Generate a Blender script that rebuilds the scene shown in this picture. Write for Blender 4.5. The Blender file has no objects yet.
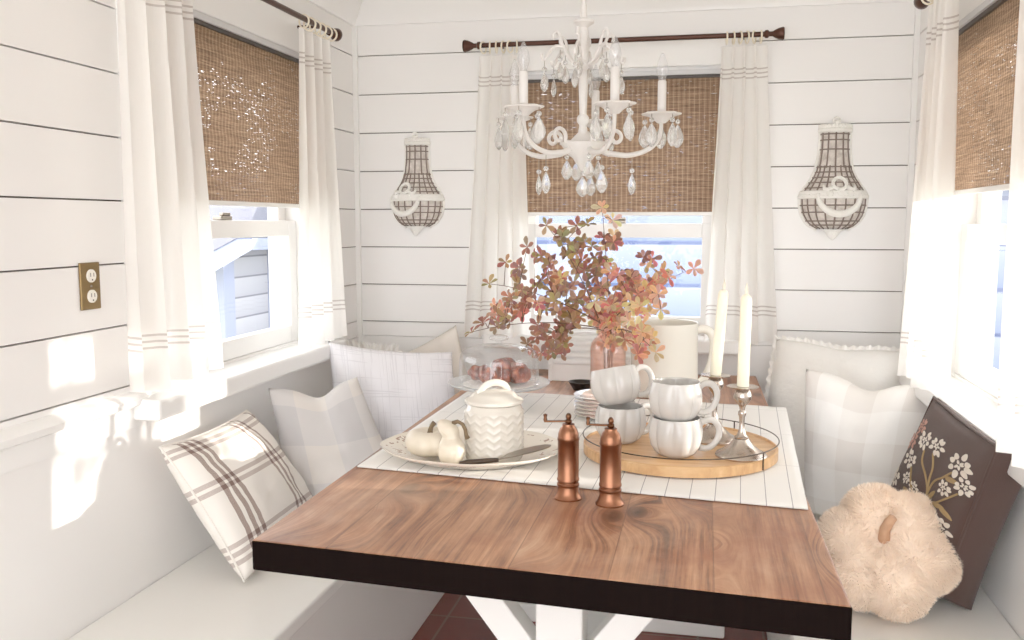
import bpy, bmesh, math, random
from mathutils import Vector, Matrix, Euler, noise
random.seed(7)
PI = math.pi
S = bpy.context.scene
COL = S.collection

# ------------------------------------------------------------------ camera model
F = 926.0
CZ = 1.28                       # camera height above the floor
TH = math.atan((320 - 222) / F)
YA = math.atan((707 - 512) / (F / math.cos(TH)))
D = 3.24                        # back wall
XL, XR = -1.262, 0.650          # side walls
ZT = CZ - 0.52                  # table top
ZS = CZ - 0.843                 # bench seat
ZC = CZ + 0.80                  # ceiling

def ray(u, v):
    a, b = u - 512, -(v - 320)
    fw = F * math.cos(TH) + b * math.sin(TH)
    up = -F * math.sin(TH) + b * math.cos(TH)
    return Vector((a * math.cos(YA) - fw * math.sin(YA), a * math.sin(YA) + fw * math.cos(YA), up))
def onx(u, v, x): d = ray(u, v); d = d * (x / d.x); return Vector((d.x, d.y, d.z + CZ))
def ony(u, v, y): d = ray(u, v); d = d * (y / d.y); return Vector((d.x, d.y, d.z + CZ))
def onz(u, v, z): d = ray(u, v); d = d * ((z - CZ) / d.z); return Vector((d.x, d.y, z))

cam_d = bpy.data.cameras.new('camera'); cam = bpy.data.objects.new('camera', cam_d); COL.objects.link(cam)
cam.location = (0, 0, CZ); cam.rotation_euler = (PI / 2 - TH, 0, YA)
cam_d.sensor_width = 36; cam_d.lens = F / 1024 * 36; cam_d.clip_start = 0.05
S.camera = cam

# ------------------------------------------------------------------ mesh builder
V = Vector
class MB:
    def __init__(s): s.v = []; s.f = []; s.uv = {}; s.mi = []; s.cur = 0; s.colr = {}
    def mark(s): return len(s.v)
    def face(s, idx): s.f.append(tuple(idx)); s.mi.append(s.cur)
    def xf(s, m, a=0):
        for i in range(a, len(s.v)): s.v[i] = m @ s.v[i]
        return s
    def box(s, lo, hi):
        a = len(s.v)
        for x in (lo[0], hi[0]):
            for y in (lo[1], hi[1]):
                for z in (lo[2], hi[2]): s.v.append(Vector((x, y, z)))
        for q in ((0, 1, 3, 2), (4, 6, 7, 5), (0, 4, 5, 1), (2, 3, 7, 6), (0, 2, 6, 4), (1, 5, 7, 3)):
            s.face([a + i for i in q])
        return s
    def bar(s, p, q, w, h, up=(0, 0, 1)):
        p = Vector(p); q = Vector(q); d = q - p; L = d.length; d.normalize()
        x = d.cross(Vector(up)); x.normalize(); y = x.cross(d)
        a = s.mark(); s.box((-w / 2, -h / 2, 0), (w / 2, h / 2, L))
        m = Matrix((x, y, d)).transposed().to_4x4(); m.translation = p
        return s.xf(m, a)
    def lathe(s, prof, seg=32, loc=(0, 0, 0), rf=None, sy=1.0, cap=True):
        a = len(s.v); n = len(prof); loc = Vector(loc)
        for (r, z) in prof:
            for k in range(seg):
                t = 2 * PI * k / seg; rr = r * (rf(t, z) if rf else 1)
                s.v.append(loc + Vector((rr * math.cos(t), rr * math.sin(t) * sy, z)))
        for i in range(n - 1):
            for k in range(seg):
                k2 = (k + 1) % seg
                s.face((a + i * seg + k, a + i * seg + k2, a + (i + 1) * seg + k2, a + (i + 1) * seg + k))
        if not cap: return s
        if prof[0][0] > 1e-5: s.face([a + k for k in reversed(range(seg))])
        if prof[-1][0] > 1e-5: s.face([a + (n - 1) * seg + k for k in range(seg)])
        return s
    def tube(s, pts, r, seg=10, closed=False, flat=1.0):
        pts = [Vector(p) for p in pts]; n = len(pts); a = len(s.v)
        rs = r if isinstance(r, (list, tuple)) else [r] * n
        nrm = None
        for i, p in enumerate(pts):
            if closed: t = pts[(i + 1) % n] - pts[i - 1]
            else: t = pts[min(i + 1, n - 1)] - pts[max(i - 1, 0)]
            t.normalize()
            if nrm is None:
                nrm = t.cross(Vector((0, 0, 1)))
                if nrm.length < .01: nrm = t.cross(Vector((1, 0, 0)))
            nrm = nrm - t * nrm.dot(t); nrm.normalize(); b = t.cross(nrm)
            for k in range(seg):
                th = 2 * PI * k / seg
                s.v.append(p + (nrm * math.cos(th) + b * math.sin(th) * flat) * rs[i])
        for i in range(n if closed else n - 1):
            j = (i + 1) % n
            for k in range(seg):
                k2 = (k + 1) % seg
                s.face((a + i * seg + k, a + i * seg + k2, a + j * seg + k2, a + j * seg + k))
        if not closed:
            s.face([a + k for k in reversed(range(seg))]); s.face([a + (n - 1) * seg + k for k in range(seg)])
        return s
    def ring(s, c, R, r, axis='z', seg=20, ts=8):
        c = Vector(c); pts = []
        for k in range(seg):
            t = 2 * PI * k / seg; x, y = R * math.cos(t), R * math.sin(t)
            pts.append(c + Vector({'z': (x, y, 0), 'x': (0, x, y), 'y': (x, 0, y)}[axis]))
        return s.tube(pts, r, ts, True)
    def ball(s, c, r, seg=16, rings=10, sc=(1, 1, 1), rf=None):
        a = s.mark()
        s.lathe([(max(1e-6, math.sin(PI * i / rings)), -math.cos(PI * i / rings)) for i in range(rings + 1)], seg, rf=rf)
        return s.xf(Matrix.Translation(Vector(c)) @ Matrix.Diagonal((r * sc[0], r * sc[1], r * sc[2], 1)), a)
    def grid(s, fn, nu, nv, uvfn=None):
        a = len(s.v)
        for j in range(nv + 1):
            for i in range(nu + 1):
                s.v.append(Vector(fn(i / nu, j / nv)))
                s.uv[len(s.v) - 1] = uvfn(i / nu, j / nv) if uvfn else (i / nu, j / nv)
        for j in range(nv):
            for i in range(nu):
                b = a + j * (nu + 1) + i
                s.face((b, b + 1, b + nu + 2, b + nu + 1))
        return s
    def prism(s, poly, axis_vec, base=(0, 0, 0), ax=Vector((1, 0, 0)), ay=Vector((0, 1, 0))):
        a = len(s.v); n = len(poly); base = Vector(base); e = Vector(axis_vec)
        for o in (Vector((0, 0, 0)), e):
            for (x, y) in poly: s.v.append(base + ax * x + ay * y + o)
        s.face([a + k for k in reversed(range(n))]); s.face([a + n + k for k in range(n)])
        for k in range(n):
            k2 = (k + 1) % n; s.face((a + k, a + k2, a + n + k2, a + n + k))
        return s
    def build(s, name, mats, parent=None, loc=None, smooth=True, bevel=0, weld=False, angle=40, rot=None):
        me = bpy.data.meshes.new(name)
        o = bpy.data.objects.new(name, me); COL.objects.link(o)
        if loc is not None: o.location = loc
        if rot is not None: o.rotation_euler = rot
        me.from_pydata([tuple(v) for v in s.v], [], s.f)
        for m in (mats if isinstance(mats, (list, tuple)) else [mats]): me.materials.append(m)
        me.polygons.foreach_set('material_index', s.mi)
        if s.uv:
            l = me.uv_layers.new(name='UVMap')
            for lp in me.loops:
                l.data[lp.index].uv = s.uv.get(lp.vertex_index, (0, 0))
        if s.colr:
            ca = me.color_attributes.new('Col', 'FLOAT_COLOR', 'POINT')
            for i in range(len(s.v)): ca.data[i].color = s.colr.get(i, (1, 1, 1, 1))
        bm = bmesh.new(); bm.from_mesh(me)
        if weld: bmesh.ops.remove_doubles(bm, verts=bm.verts, dist=1e-5)
        bmesh.ops.recalc_face_normals(bm, faces=bm.faces)
        bm.to_mesh(me); bm.free()
        if smooth:
            me.polygons.foreach_set('use_smooth', [True] * len(me.polygons))
            me.set_sharp_from_angle(angle=math.radians(angle))
        if bevel:
            md = o.modifiers.new('bevel', 'BEVEL'); md.width = bevel; md.segments = 2; md.limit_method = 'ANGLE'; md.angle_limit = math.radians(50)
        if parent is not None: o.parent = parent
        me.update()
        return o

def tag(o, label=None, cat=None, group=None, kind=None):
    if label: o['label'] = label
    if cat: o['category'] = cat
    if group: o['group'] = group
    if kind: o['kind'] = kind
    return o
def thing(name, label, cat, loc=(0, 0, 0), rotz=0, group=None, rot=None):
    o = bpy.data.objects.new(name, None); COL.objects.link(o)
    o.empty_display_size = .05
    o.location = loc; o.rotation_euler = rot if rot else (0, 0, rotz)
    return tag(o, label, cat, group)
def kids(o): return [c for c in bpy.data.objects if c.parent == o]
def copy_tree(o, parent=None):
    c = o.copy(); COL.objects.link(c); c.parent = parent
    for ch in kids(o): copy_tree(ch, c)
    return c
def struct(o): o['kind'] = 'structure'; return o

# ------------------------------------------------------------------ materials
def srgb(r, g, b):
    f = lambda c: (c / 255 / 12.92) if c / 255 <= .04045 else ((c / 255 + .055) / 1.055) ** 2.4
    return (f(r), f(g), f(b), 1)
class NM:
    def __init__(s, name):
        s.m = bpy.data.materials.new(name); s.m.use_nodes = True; s.nt = s.m.node_tree; s.nt.nodes.clear()
        s.out = s.n('ShaderNodeOutputMaterial')
    def n(s, t, **kw):
        x = s.nt.nodes.new(t)
        for k, v in kw.items(): setattr(x, k, v)
        return x
    def l(s, a, b): s.nt.links.new(a, b)
    def setin(s, sock, v):
        if isinstance(v, bpy.types.NodeSocket): s.l(v, sock)
        else: sock.default_value = v
    def math(s, op, a, b=None, clamp=False):
        x = s.n('ShaderNodeMath', operation=op, use_clamp=clamp); s.setin(x.inputs[0], a)
        if b is not None: s.setin(x.inputs[1], b)
        return x.outputs[0]
    def mix(s, fac, a, b, mode='MIX'):
        x = s.n('ShaderNodeMix', data_type='RGBA', blend_type=mode)
        s.setin(x.inputs[0], fac); s.setin(x.inputs[6], a); s.setin(x.inputs[7], b); return x.outputs[2]
    def coord(s, kind='Object'): return s.n('ShaderNodeTexCoord').outputs[kind]
    def mapping(s, vec, scale=(1, 1, 1), loc=(0, 0, 0)):
        x = s.n('ShaderNodeMapping'); s.l(vec, x.inputs[0]); x.inputs['Scale'].default_value = scale; x.inputs['Location'].default_value = loc
        return x.outputs[0]
    def noise(s, vec, scale=5, detail=4, rough=.5, dist=0):
        x = s.n('ShaderNodeTexNoise'); s.l(vec, x.inputs['Vector'])
        x.inputs['Scale'].default_value = scale; x.inputs['Detail'].default_value = detail; x.inputs['Roughness'].default_value = rough; x.inputs['Distortion'].default_value = dist
        return x.outputs['Fac']
    def ramp(s, fac, stops, interp='LINEAR'):
        x = s.n('ShaderNodeValToRGB'); s.l(fac, x.inputs[0]); cr = x.color_ramp; cr.interpolation = interp
        while len(cr.elements) < len(stops): cr.elements.new(.5)
        for e, (p, c) in zip(cr.elements, stops): e.position = p; e.color = c
        return x.outputs[0]
    def sep(s, vec): x = s.n('ShaderNodeSeparateXYZ'); s.l(vec, x.inputs[0]); return x.outputs
    def lines(s, val, centers, hw):
        acc = None
        for c in centers:
            m = s.math('LESS_THAN', s.math('ABSOLUTE', s.math('SUBTRACT', val, c)), hw)
            acc = m if acc is None else s.math('MAXIMUM', acc, m)
        return acc
    def bump(s, h, strength=.2, dist=.01):
        x = s.n('ShaderNodeBump'); s.l(h, x.inputs['Height']); x.inputs['Strength'].default_value = strength; x.inputs['Distance'].default_value = dist
        return x.outputs[0]
    def pbr(s, color, rough=.5, metal=0, normal=None, spec=None, sheen=0, trans=0, ior=None, sss=0, coat=0):
        p = s.n('ShaderNodeBsdfPrincipled')
        s.setin(p.inputs['Base Color'], color); s.setin(p.inputs['Roughness'], rough); p.inputs['Metallic'].default_value = metal
        if normal is not None: s.l(normal, p.inputs['Normal'])
        if spec is not None: s.setin(p.inputs['Specular IOR Level'], spec)
        if sheen: p.inputs['Sheen Weight'].default_value = sheen
        if trans: p.inputs['Transmission Weight'].default_value = trans
        if ior: p.inputs['IOR'].default_value = ior
        if coat: p.inputs['Coat Weight'].default_value = coat
        if sss: p.inputs['Subsurface Weight'].default_value = sss; p.inputs['Subsurface Radius'].default_value = (.02, .015, .01); p.inputs['Subsurface Scale'].default_value = 1
        return p.outputs[0]
    def mixsh(s, fac, a, b):
        x = s.n('ShaderNodeMixShader'); s.setin(x.inputs[0], fac); s.l(a, x.inputs[1]); s.l(b, x.inputs[2]); return x.outputs[0]
    def done(s, sh): s.l(sh, s.out.inputs[0]); return s.m

def plain(name, c, rough=.5, metal=0, bump=0, bscale=60, var=0, **kw):
    k = NM(name); co = k.coord(); nz = k.noise(co, bscale, 3)
    col = c
    if var: col = k.mix(k.noise(co, bscale * .15, 3), [x * (1 - var) for x in c[:3]] + [1], [min(1, x * (1 + var)) for x in c[:3]] + [1])
    return k.done(k.pbr(col, rough, metal, k.bump(nz, bump) if bump else None, **kw))

M = {}
M['wall'] = plain('white painted boards', srgb(240, 238, 236), .38, bump=.03, bscale=25, var=.015)
M['gap'] = plain('shadow gap', srgb(104, 95, 91), .9, bump=.02)
M['trim'] = plain('white gloss trim', srgb(243, 242, 240), .3, bump=.02, bscale=20, var=.01)
M['bench'] = plain('white bench paint', srgb(240, 238, 233), .35, bump=.02, bscale=20, var=.015)
M['ceil'] = plain('ceiling white', srgb(246, 244, 240), .6, bump=.02)
M['bronze'] = plain('oil rubbed bronze', srgb(72, 44, 34), .35, .7, bump=.05)
M['darkrail'] = plain('dark rail', srgb(60, 52, 48), .5)
M['greyrail'] = plain('grey rail', srgb(204, 204, 206), .4)
M['ring'] = plain('cream ring', srgb(236, 226, 204), .4, var=.03)
M['porcelain'] = plain('white porcelain', srgb(220, 214, 203), .12, var=.01, coat=.3)
M['matwhite'] = plain('stoneware white', srgb(226, 222, 214), .3, var=.02)
M['mug'] = plain('pale glazed mug', srgb(196, 192, 187), .18, var=.02, coat=.3)
M['pitcher'] = plain('cream enamel', srgb(240, 236, 224), .2, var=.02)
M['chalk'] = plain('chalky white metal', srgb(226, 222, 219), .45, bump=.1, bscale=120, var=.04)
M['copper'] = plain('aged copper', srgb(142, 94, 70), .33, 1, bump=.05, bscale=80, var=.2)
M['brass_dk'] = plain('dark bronze crank', srgb(105, 70, 50), .35, 1, var=.2)
M['silver'] = plain('pewter silver', srgb(190, 178, 168), .25, 1, bump=.04, bscale=60, var=.15)
M['steel'] = plain('antique steel', srgb(150, 142, 130), .3, 1, var=.15)
M['blackw'] = plain('black', srgb(22, 20, 20), .35, bump=.02)
M['wax'] = plain('ivory wax', srgb(246, 238, 214), .45, sss=.25, var=.02)
M['wick'] = plain('wick', srgb(236, 228, 210), .8, var=.1)
M['pumpkin'] = plain('white pumpkin skin', srgb(222, 211, 192), .4, var=.06, bump=.05)
M['stem'] = plain('dry stem', srgb(112, 92, 66), .8, bump=.3, bscale=90, var=.3)
M['wire'] = plain('dark wire', srgb(70, 58, 50), .4, .8)
M['receptacle'] = plain('white receptacle', srgb(238, 234, 224), .3)
M['brassplate'] = plain('antique brass plate', srgb(128, 105, 68), .38, .85, bump=.1, bscale=50, var=.2)
M['slot'] = plain('slot black', srgb(30, 26, 24), .6)
M['brownfab'] = plain('brown canvas', srgb(68, 45, 38), .9, bump=.35, bscale=700, var=.06, sheen=.08)
M['embw'] = plain('ivory embroidery', srgb(228, 218, 205), .85, bump=.4, bscale=500, var=.08)
M['embp'] = plain('pink embroidery', srgb(190, 140, 125), .85, bump=.4, bscale=500, var=.1)
M['embt'] = plain('olive tan embroidery', srgb(160, 132, 88), .85, bump=.4, bscale=500, var=.1)
M['whitefab'] = plain('washed white cotton', srgb(236, 233, 228), .9, bump=.25, bscale=60, var=.03, sheen=.2)
M['creamfab'] = plain('cream linen', srgb(232, 224, 214), .9, bump=.25, bscale=60, var=.03, sheen=.2)
M['fur'] = plain('peach fur', srgb(250, 229, 208), .85, var=.07, sheen=.4)
M['furstem'] = plain('tan velvet stem', srgb(196, 150, 116), .8, bump=.3, bscale=200, var=.1)
M['soft'] = plain('stem bark', srgb(104, 74, 58), .7, var=.2)
M['pastry'] = None

def m_curtain():
    k = NM('curtain linen'); co = k.coord(); z = k.sep(co)[2]
    ln = k.math('MAXIMUM', k.lines(z, (.092, .106, .120), .0024), k.lines(k.sep(k.coord('UV'))[1], (.072, .086, .100), .0024))
    weave = k.noise(k.mapping(co, (300, 300, 30)), 1, 2)
    c = k.mix(ln, srgb(253, 251, 248), srgb(212, 205, 201))
    nrm = k.bump(weave, .08)
    p = k.pbr(c, .9, 0, nrm)
    t = k.n('ShaderNodeBsdfTranslucent'); k.l(c, t.inputs[0])
    return k.done(k.mixsh(.5, p, t.outputs[0]))
M['curtain'] = m_curtain()

def m_blind():
    k = NM('woven reed blind'); uv = k.coord('UV')
    sx, sy, _ = k.sep(uv)
    reed = k.noise(k.mapping(uv, (7, 190, 1)), 1, 5, .65)
    reed2 = k.noise(k.mapping(uv, (30, 420, 1)), 1, 3, .6)
    fac = k.math('ADD', k.math('MULTIPLY', reed, .65), k.math('MULTIPLY', reed2, .35))
    c = k.ramp(fac, [(.28, srgb(70, 50, 38)), (.42, srgb(112, 86, 66)), (.54, srgb(146, 116, 92)), (.66, srgb(178, 150, 122)), (.8, srgb(206, 184, 158))])
    th = k.math('LESS_THAN', k.math('FRACT', k.math('MULTIPLY', sx, 58)), .17)
    th2 = k.math('LESS_THAN', k.math('FRACT', k.math('ADD', k.math('MULTIPLY', sx, 58), .45)), .1)
    c = k.mix(k.math('MULTIPLY', th, .35), c, srgb(196, 172, 142))
    c = k.mix(k.math('MULTIPLY', th2, .5), c, srgb(70, 46, 34))
    nrm = k.bump(k.math('ADD', fac, th), .5, .004)
    p = k.pbr(c, .75, 0, nrm)
    t = k.n('ShaderNodeBsdfTranslucent'); k.l(c, t.inputs[0])
    body = k.mixsh(.22, p, t.outputs[0])
    big = k.noise(k.mapping(uv, (5, 6, 1)), 1, 2)
    gap = k.math('MULTIPLY', k.math('GREATER_THAN', k.noise(k.mapping(uv, (40, 330, 1)), 1, 2), .66), k.math('GREATER_THAN', big, .5))
    tr = k.n('ShaderNodeBsdfTransparent')
    return k.done(k.mixsh(k.math('MULTIPLY', gap, .6), body, tr.outputs[0]))
M['blind'] = m_blind()

def m_table(edge=False):
    k = NM('stained pine'); co = k.coord(); x, y, z = k.sep(co)
    pl = k.math('FLOOR', k.math('DIVIDE', k.math('ADD', x, 2.0), .152))
    off = k.math('MULTIPLY', pl, 3.73)
    cb = k.n('ShaderNodeCombineXYZ'); k.l(x, cb.inputs[0]); k.l(k.math('ADD', y, off), cb.inputs[1]); k.l(off, cb.inputs[2])
    v = cb.outputs[0]
    vo = k.n('ShaderNodeTexVoronoi', feature='F1', voronoi_dimensions='2D'); k.l(k.mapping(v, (4.4, 2.3, 1)), vo.inputs['Vector']); vo.inputs['Scale'].default_value = 1.0
    kd = vo.outputs['Distance']
    kpush = k.math('MULTIPLY', k.math('POWER', k.math('SUBTRACT', 1, k.math('DIVIDE', kd, .42), clamp=True), 2), .11)
    cb2 = k.n('ShaderNodeCombineXYZ'); k.l(k.math('ADD', x, kpush), cb2.inputs[0]); k.l(k.math('ADD', y, off), cb2.inputs[1]); k.l(off, cb2.inputs[2])
    v2 = cb2.outputs[0]
    warp = k.noise(k.mapping(v, (4, 1.6, 1)), 1.6, 4, .6)
    ring = k.noise(k.mapping(v2, (36, 1.1, 1)), 1, 2, .4, .3)
    fine = k.noise(k.mapping(v2, (170, 5, 1)), 1, 4, .65)
    scr = k.noise(k.mapping(v, (60, 14, 1)), 1, 5, .7)
    f = k.math('ADD', k.math('MULTIPLY', ring, .36), k.math('ADD', k.math('MULTIPLY', fine, .40), k.math('ADD', k.math('MULTIPLY', warp, .22), k.math('MULTIPLY', scr, .12))))
    c = k.ramp(f, [(.41, srgb(74, 45, 30)), (.48, srgb(122, 80, 56)), (.545, srgb(162, 112, 80)), (.62, srgb(190, 141, 107)), (.72, srgb(214, 174, 142))])
    pt = k.n('ShaderNodeTexWhiteNoise', noise_dimensions='1D'); k.l(pl, pt.inputs['W'])
    c = k.mix(k.math('MULTIPLY', pt.outputs['Value'], .55), c, k.mix(.55, c, srgb(132, 80, 54)))
    kn = k.math('SUBTRACT', 1, k.math('DIVIDE', kd, .085), clamp=True)
    kr = k.math('SUBTRACT', 1, k.math('DIVIDE', kd, .22), clamp=True)
    gk = k.math('GREATER_THAN', k.sep(vo.outputs['Color'])[0], .12)
    c = k.mix(k.math('MULTIPLY', k.math('MULTIPLY', kr, .75), gk), c, srgb(104, 66, 46))
    c = k.mix(k.math('MULTIPLY', k.math('POWER', kn, .4), k.math('MULTIPLY', gk, .92)), c, srgb(58, 36, 27))
    worn = k.ramp(k.noise(k.mapping(co, (3.2, 2, 1)), 1.3, 6, .65), [(.5, (0, 0, 0, 1)), (.68, (1, 1, 1, 1))])
    c = k.mix(k.math('MULTIPLY', worn, .38), c, srgb(206, 172, 146))
    stain = k.ramp(k.noise(k.mapping(co, (4, 3, 1), (3, 1, 0)), 1.5, 5, .65), [(.5, (0, 0, 0, 1)), (.7, (1, 1, 1, 1))])
    c = k.mix(k.math('MULTIPLY', stain, .5), c, srgb(140, 76, 48))
    dark = k.ramp(k.noise(k.mapping(co, (2.2, 1.8, 1), (8, 2, 0)), 1.5, 5, .6), [(.5, (0, 0, 0, 1)), (.72, (1, 1, 1, 1))])
    c = k.mix(k.math('MULTIPLY', dark, .3), c, srgb(84, 56, 42))
    fr = k.math('FRACT', k.math('DIVIDE', k.math('ADD', x, 2.0), .152))
    seam = k.math('LESS_THAN', fr, .014)
    c = k.mix(k.math('MULTIPLY', seam, .45), c, srgb(70, 42, 30))
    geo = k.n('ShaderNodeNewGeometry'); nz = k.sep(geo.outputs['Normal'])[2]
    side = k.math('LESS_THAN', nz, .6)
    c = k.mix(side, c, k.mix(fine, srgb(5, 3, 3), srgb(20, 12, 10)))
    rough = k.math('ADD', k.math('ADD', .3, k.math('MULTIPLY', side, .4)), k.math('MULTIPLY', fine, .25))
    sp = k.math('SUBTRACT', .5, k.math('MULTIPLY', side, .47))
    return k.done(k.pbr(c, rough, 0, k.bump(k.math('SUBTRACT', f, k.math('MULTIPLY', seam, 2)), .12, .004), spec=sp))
M['table'] = m_table()

def m_floor():
    k = NM('terracotta tiles'); co = k.coord()
    b = k.n('ShaderNodeTexBrick', offset=0.0); k.l(co, b.inputs['Vector'])
    b.inputs['Scale'].default_value = 1; b.inputs['Brick Width'].default_value = .2; b.inputs['Row Height'].default_value = .2
    b.inputs['Mortar Size'].default_value = .004; b.inputs['Color1'].default_value = srgb(120, 54, 42); b.inputs['Color2'].default_value = srgb(98, 42, 36); b.inputs['Mortar'].default_value = srgb(120, 100, 90)
    c = k.mix(k.math('MULTIPLY', k.noise(co, 12, 4), .4), b.outputs['Color'], srgb(150, 78, 60))
    return k.done(k.pbr(c, .4, 0, k.bump(b.outputs['Fac'], -.3, .004)))
M['floor'] = m_floor()

def uvfab(name, base, fn, weave=260, b=.25):
    k = NM(name); uv = k.coord('UV'); sx, sy, _ = k.sep(uv)
    c = fn(k, sx, sy, uv, base)
    nz = k.noise(k.mapping(uv, (weave, weave, 1)), 1, 2)
    return k.done(k.pbr(c, .92, 0, k.bump(nz, b, .003), sheen=.15))
def f_plaid(k, sx, sy, uv, base):
    br = srgb(132, 106, 96); hb = srgb(176, 160, 152)
    c = base
    vx = k.lines(sx, (.10, .155, .21), .016); vx2 = k.lines(sx, (.62, .675, .73), .013); vx3 = k.lines(sx, (.93,), .012)
    hy = k.lines(sy, (.12, .175, .23), .016); hy2 = k.lines(sy, (.60, .655), .016); hy3 = k.lines(sy, (.90, .945), .013)
    h = k.math('MAXIMUM', k.math('MAXIMUM', hy, hy2), hy3); v = k.math('MAXIMUM', k.math('MAXIMUM', vx, vx2), vx3)
    tw = k.math('ADD', .62, k.math('MULTIPLY', k.noise(k.mapping(uv, (160, 160, 1)), 1, 1), .4), clamp=True)
    c = k.mix(k.math('MULTIPLY', h, tw), c, hb); c = k.mix(k.math('MULTIPLY', v, tw), c, br)
    return k.mix(k.math('MULTIPLY', k.math('MULTIPLY', h, v), .8), c, srgb(104, 78, 70))
M['plaid'] = uvfab('brown plaid cotton', srgb(238, 232, 224), f_plaid)
def f_check(a, b, n, ox=0.0):
    def f(k, sx, sy, uv, base):
        p = k.math('LESS_THAN', k.math('FRACT', k.math('ADD', k.math('MULTIPLY', sx, n), ox)), .5)
        q = k.math('LESS_THAN', k.math('FRACT', k.math('ADD', k.math('MULTIPLY', sy, n), ox)), .5)
        return k.mix(q, k.mix(p, base, a), k.mix(p, a, b))
    return f
M['greycheck'] = uvfab('grey check linen', srgb(222, 216, 210), f_check(srgb(212, 208, 206), srgb(200, 197, 197), 1.6, .1))
M['palecheck'] = uvfab('pale buffalo check', srgb(243, 241, 238), f_check(srgb(238, 235, 231), srgb(229, 224, 219), 2.2, .2))
def f_woven(k, sx, sy, uv, base):
    l = k.math('GREATER_THAN', k.noise(k.mapping(uv, (90, 1.5, 1)), 1, 2, .5), .6)
    m = k.math('GREATER_THAN', k.noise(k.mapping(uv, (1.5, 70, 1)), 1, 2, .5), .63)
    return k.mix(k.math('MULTIPLY', k.math('MAXIMUM', l, m), .45), base, srgb(196, 193, 198))
M['woven'] = uvfab('white slub weave', srgb(230, 228, 232), f_woven)
def f_runner(k, sx, sy, uv, base):
    # uv in metres
    v = k.math('LESS_THAN', k.math('FRACT', k.math('DIVIDE', sx, .047)), .035)
    h = k.math('LESS_THAN', k.math('FRACT', k.math('DIVIDE', k.math('ADD', sy, .005), .30)), .004)
    return k.mix(k.math('MULTIPLY', k.math('MAXIMUM', v, h), .8), base, srgb(120, 112, 116))
M['runner'] = uvfab('pinstripe cotton', srgb(232, 229, 224), f_runner, weave=500)

def m_thin(name, tint, gl=.12, diff=0.0, dc=(1, 1, 1, 1), rough=.02):
    k = NM(name)
    t = k.n('ShaderNodeBsdfTransparent'); t.inputs[0].default_value = tint
    g = k.n('ShaderNodeBsdfGlossy'); g.inputs['Roughness'].default_value = rough
    lw = k.n('ShaderNodeLayerWeight'); lw.inputs[0].default_value = .5
    f = k.math('ADD', k.math('MULTIPLY', k.math('POWER', lw.outputs['Facing'], 4), .75), gl * .2, clamp=True)
    sh = k.mixsh(f, t.outputs[0], g.outputs[0])
    if diff:
        d = k.pbr(dc, .3); sh = k.mixsh(diff, sh, d)
    return k.done(sh)
M['pane'] = m_thin('window glass', (.96, .98, 1, 1), .15)
M['dome'] = m_thin('clear glass', (.985, .99, .99, 1), .5, .03, srgb(250, 252, 252))
M['cakeglass'] = m_thin('pressed glass', (.96, .97, .97, 1), .3, .35, srgb(244, 246, 248))
M['pinkglass'] = m_thin('blush glass', (.985, .885, .845, 1), .3, .10, srgb(240, 196, 176))
M['bulb'] = m_thin('clear bulb glass', (.96, .96, .97, 1), .3, .15, srgb(240, 240, 242))
k = NM('crystal')
gl = k.pbr((.98, .98, .98, 1), .03, 0, trans=1, ior=1.5); df = k.pbr(srgb(245, 243, 240), .1)
M['crystal'] = k.done(k.mixsh(.28, gl, df))

k = NM('pastry'); co = k.coord(); n1 = k.noise(co, 40, 5, .6)
M['pastry'] = k.done(k.pbr(k.ramp(n1, [(.32, srgb(70, 24, 16)), (.5, srgb(124, 48, 28)), (.62, srgb(178, 88, 54)), (.74, srgb(216, 146, 100))]), .3, 0, k.bump(n1, .6, .01), coat=.4))
k = NM('tray wood'); co = k.coord(); g1 = k.noise(k.mapping(co, (8, 90, 20)), 1, 4, .6)
M['traywood'] = k.done(k.pbr(k.ramp(g1, [(.3, srgb(186, 136, 88)), (.6, srgb(214, 170, 120)), (.8, srgb(228, 190, 144))]), .35))
k = NM('leaves')
at = k.n('ShaderNodeVertexColor', layer_name='Col'); p = k.pbr(at.outputs[0], .5); t = k.n('ShaderNodeBsdfTranslucent'); k.l(at.outputs[0], t.inputs[0])
M['leaf'] = k.done(k.mixsh(.55, p, t.outputs[0]))
k = NM('transferware'); co = k.coord(); x, y, z = k.sep(co)
rad = k.math('SQRT', k.math('ADD', k.math('POWER', k.math('DIVIDE', x, .205), 2), k.math('POWER', k.math('DIVIDE', y, .17), 2)))
rimm = k.math('MULTIPLY', k.math('GREATER_THAN', rad, .72), k.math('LESS_THAN', rad, .94))
pat = k.math('GREATER_THAN', k.noise(co, 75, 3, .6), .56); gate = k.math('GREATER_THAN', k.noise(co, 13, 1), .5)
c = k.mix(k.math('MULTIPLY', k.math('MULTIPLY', rimm, pat), k.math('MULTIPLY', gate, .75)), srgb(236, 228, 214), srgb(136, 92, 76))
M['platter'] = k.done(k.pbr(c, .18, coat=.3))
k = NM('weathered beads'); co = k.coord(); n1 = k.noise(co, 55, 4, .6)
M['beads'] = k.done(k.pbr(k.ramp(n1, [(.3, srgb(182, 172, 164)), (.6, srgb(216, 208, 200)), (.8, srgb(234, 228, 220))]), .6, 0, k.bump(n1, .4, .005)))
M['strand'] = plain('brown bead strand', srgb(122, 106, 96), .6, bump=.3, bscale=200, var=.2)
M['garland'] = plain('chalk white garland', srgb(246, 244, 238), .7, bump=.5, bscale=160, var=.06)

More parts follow.
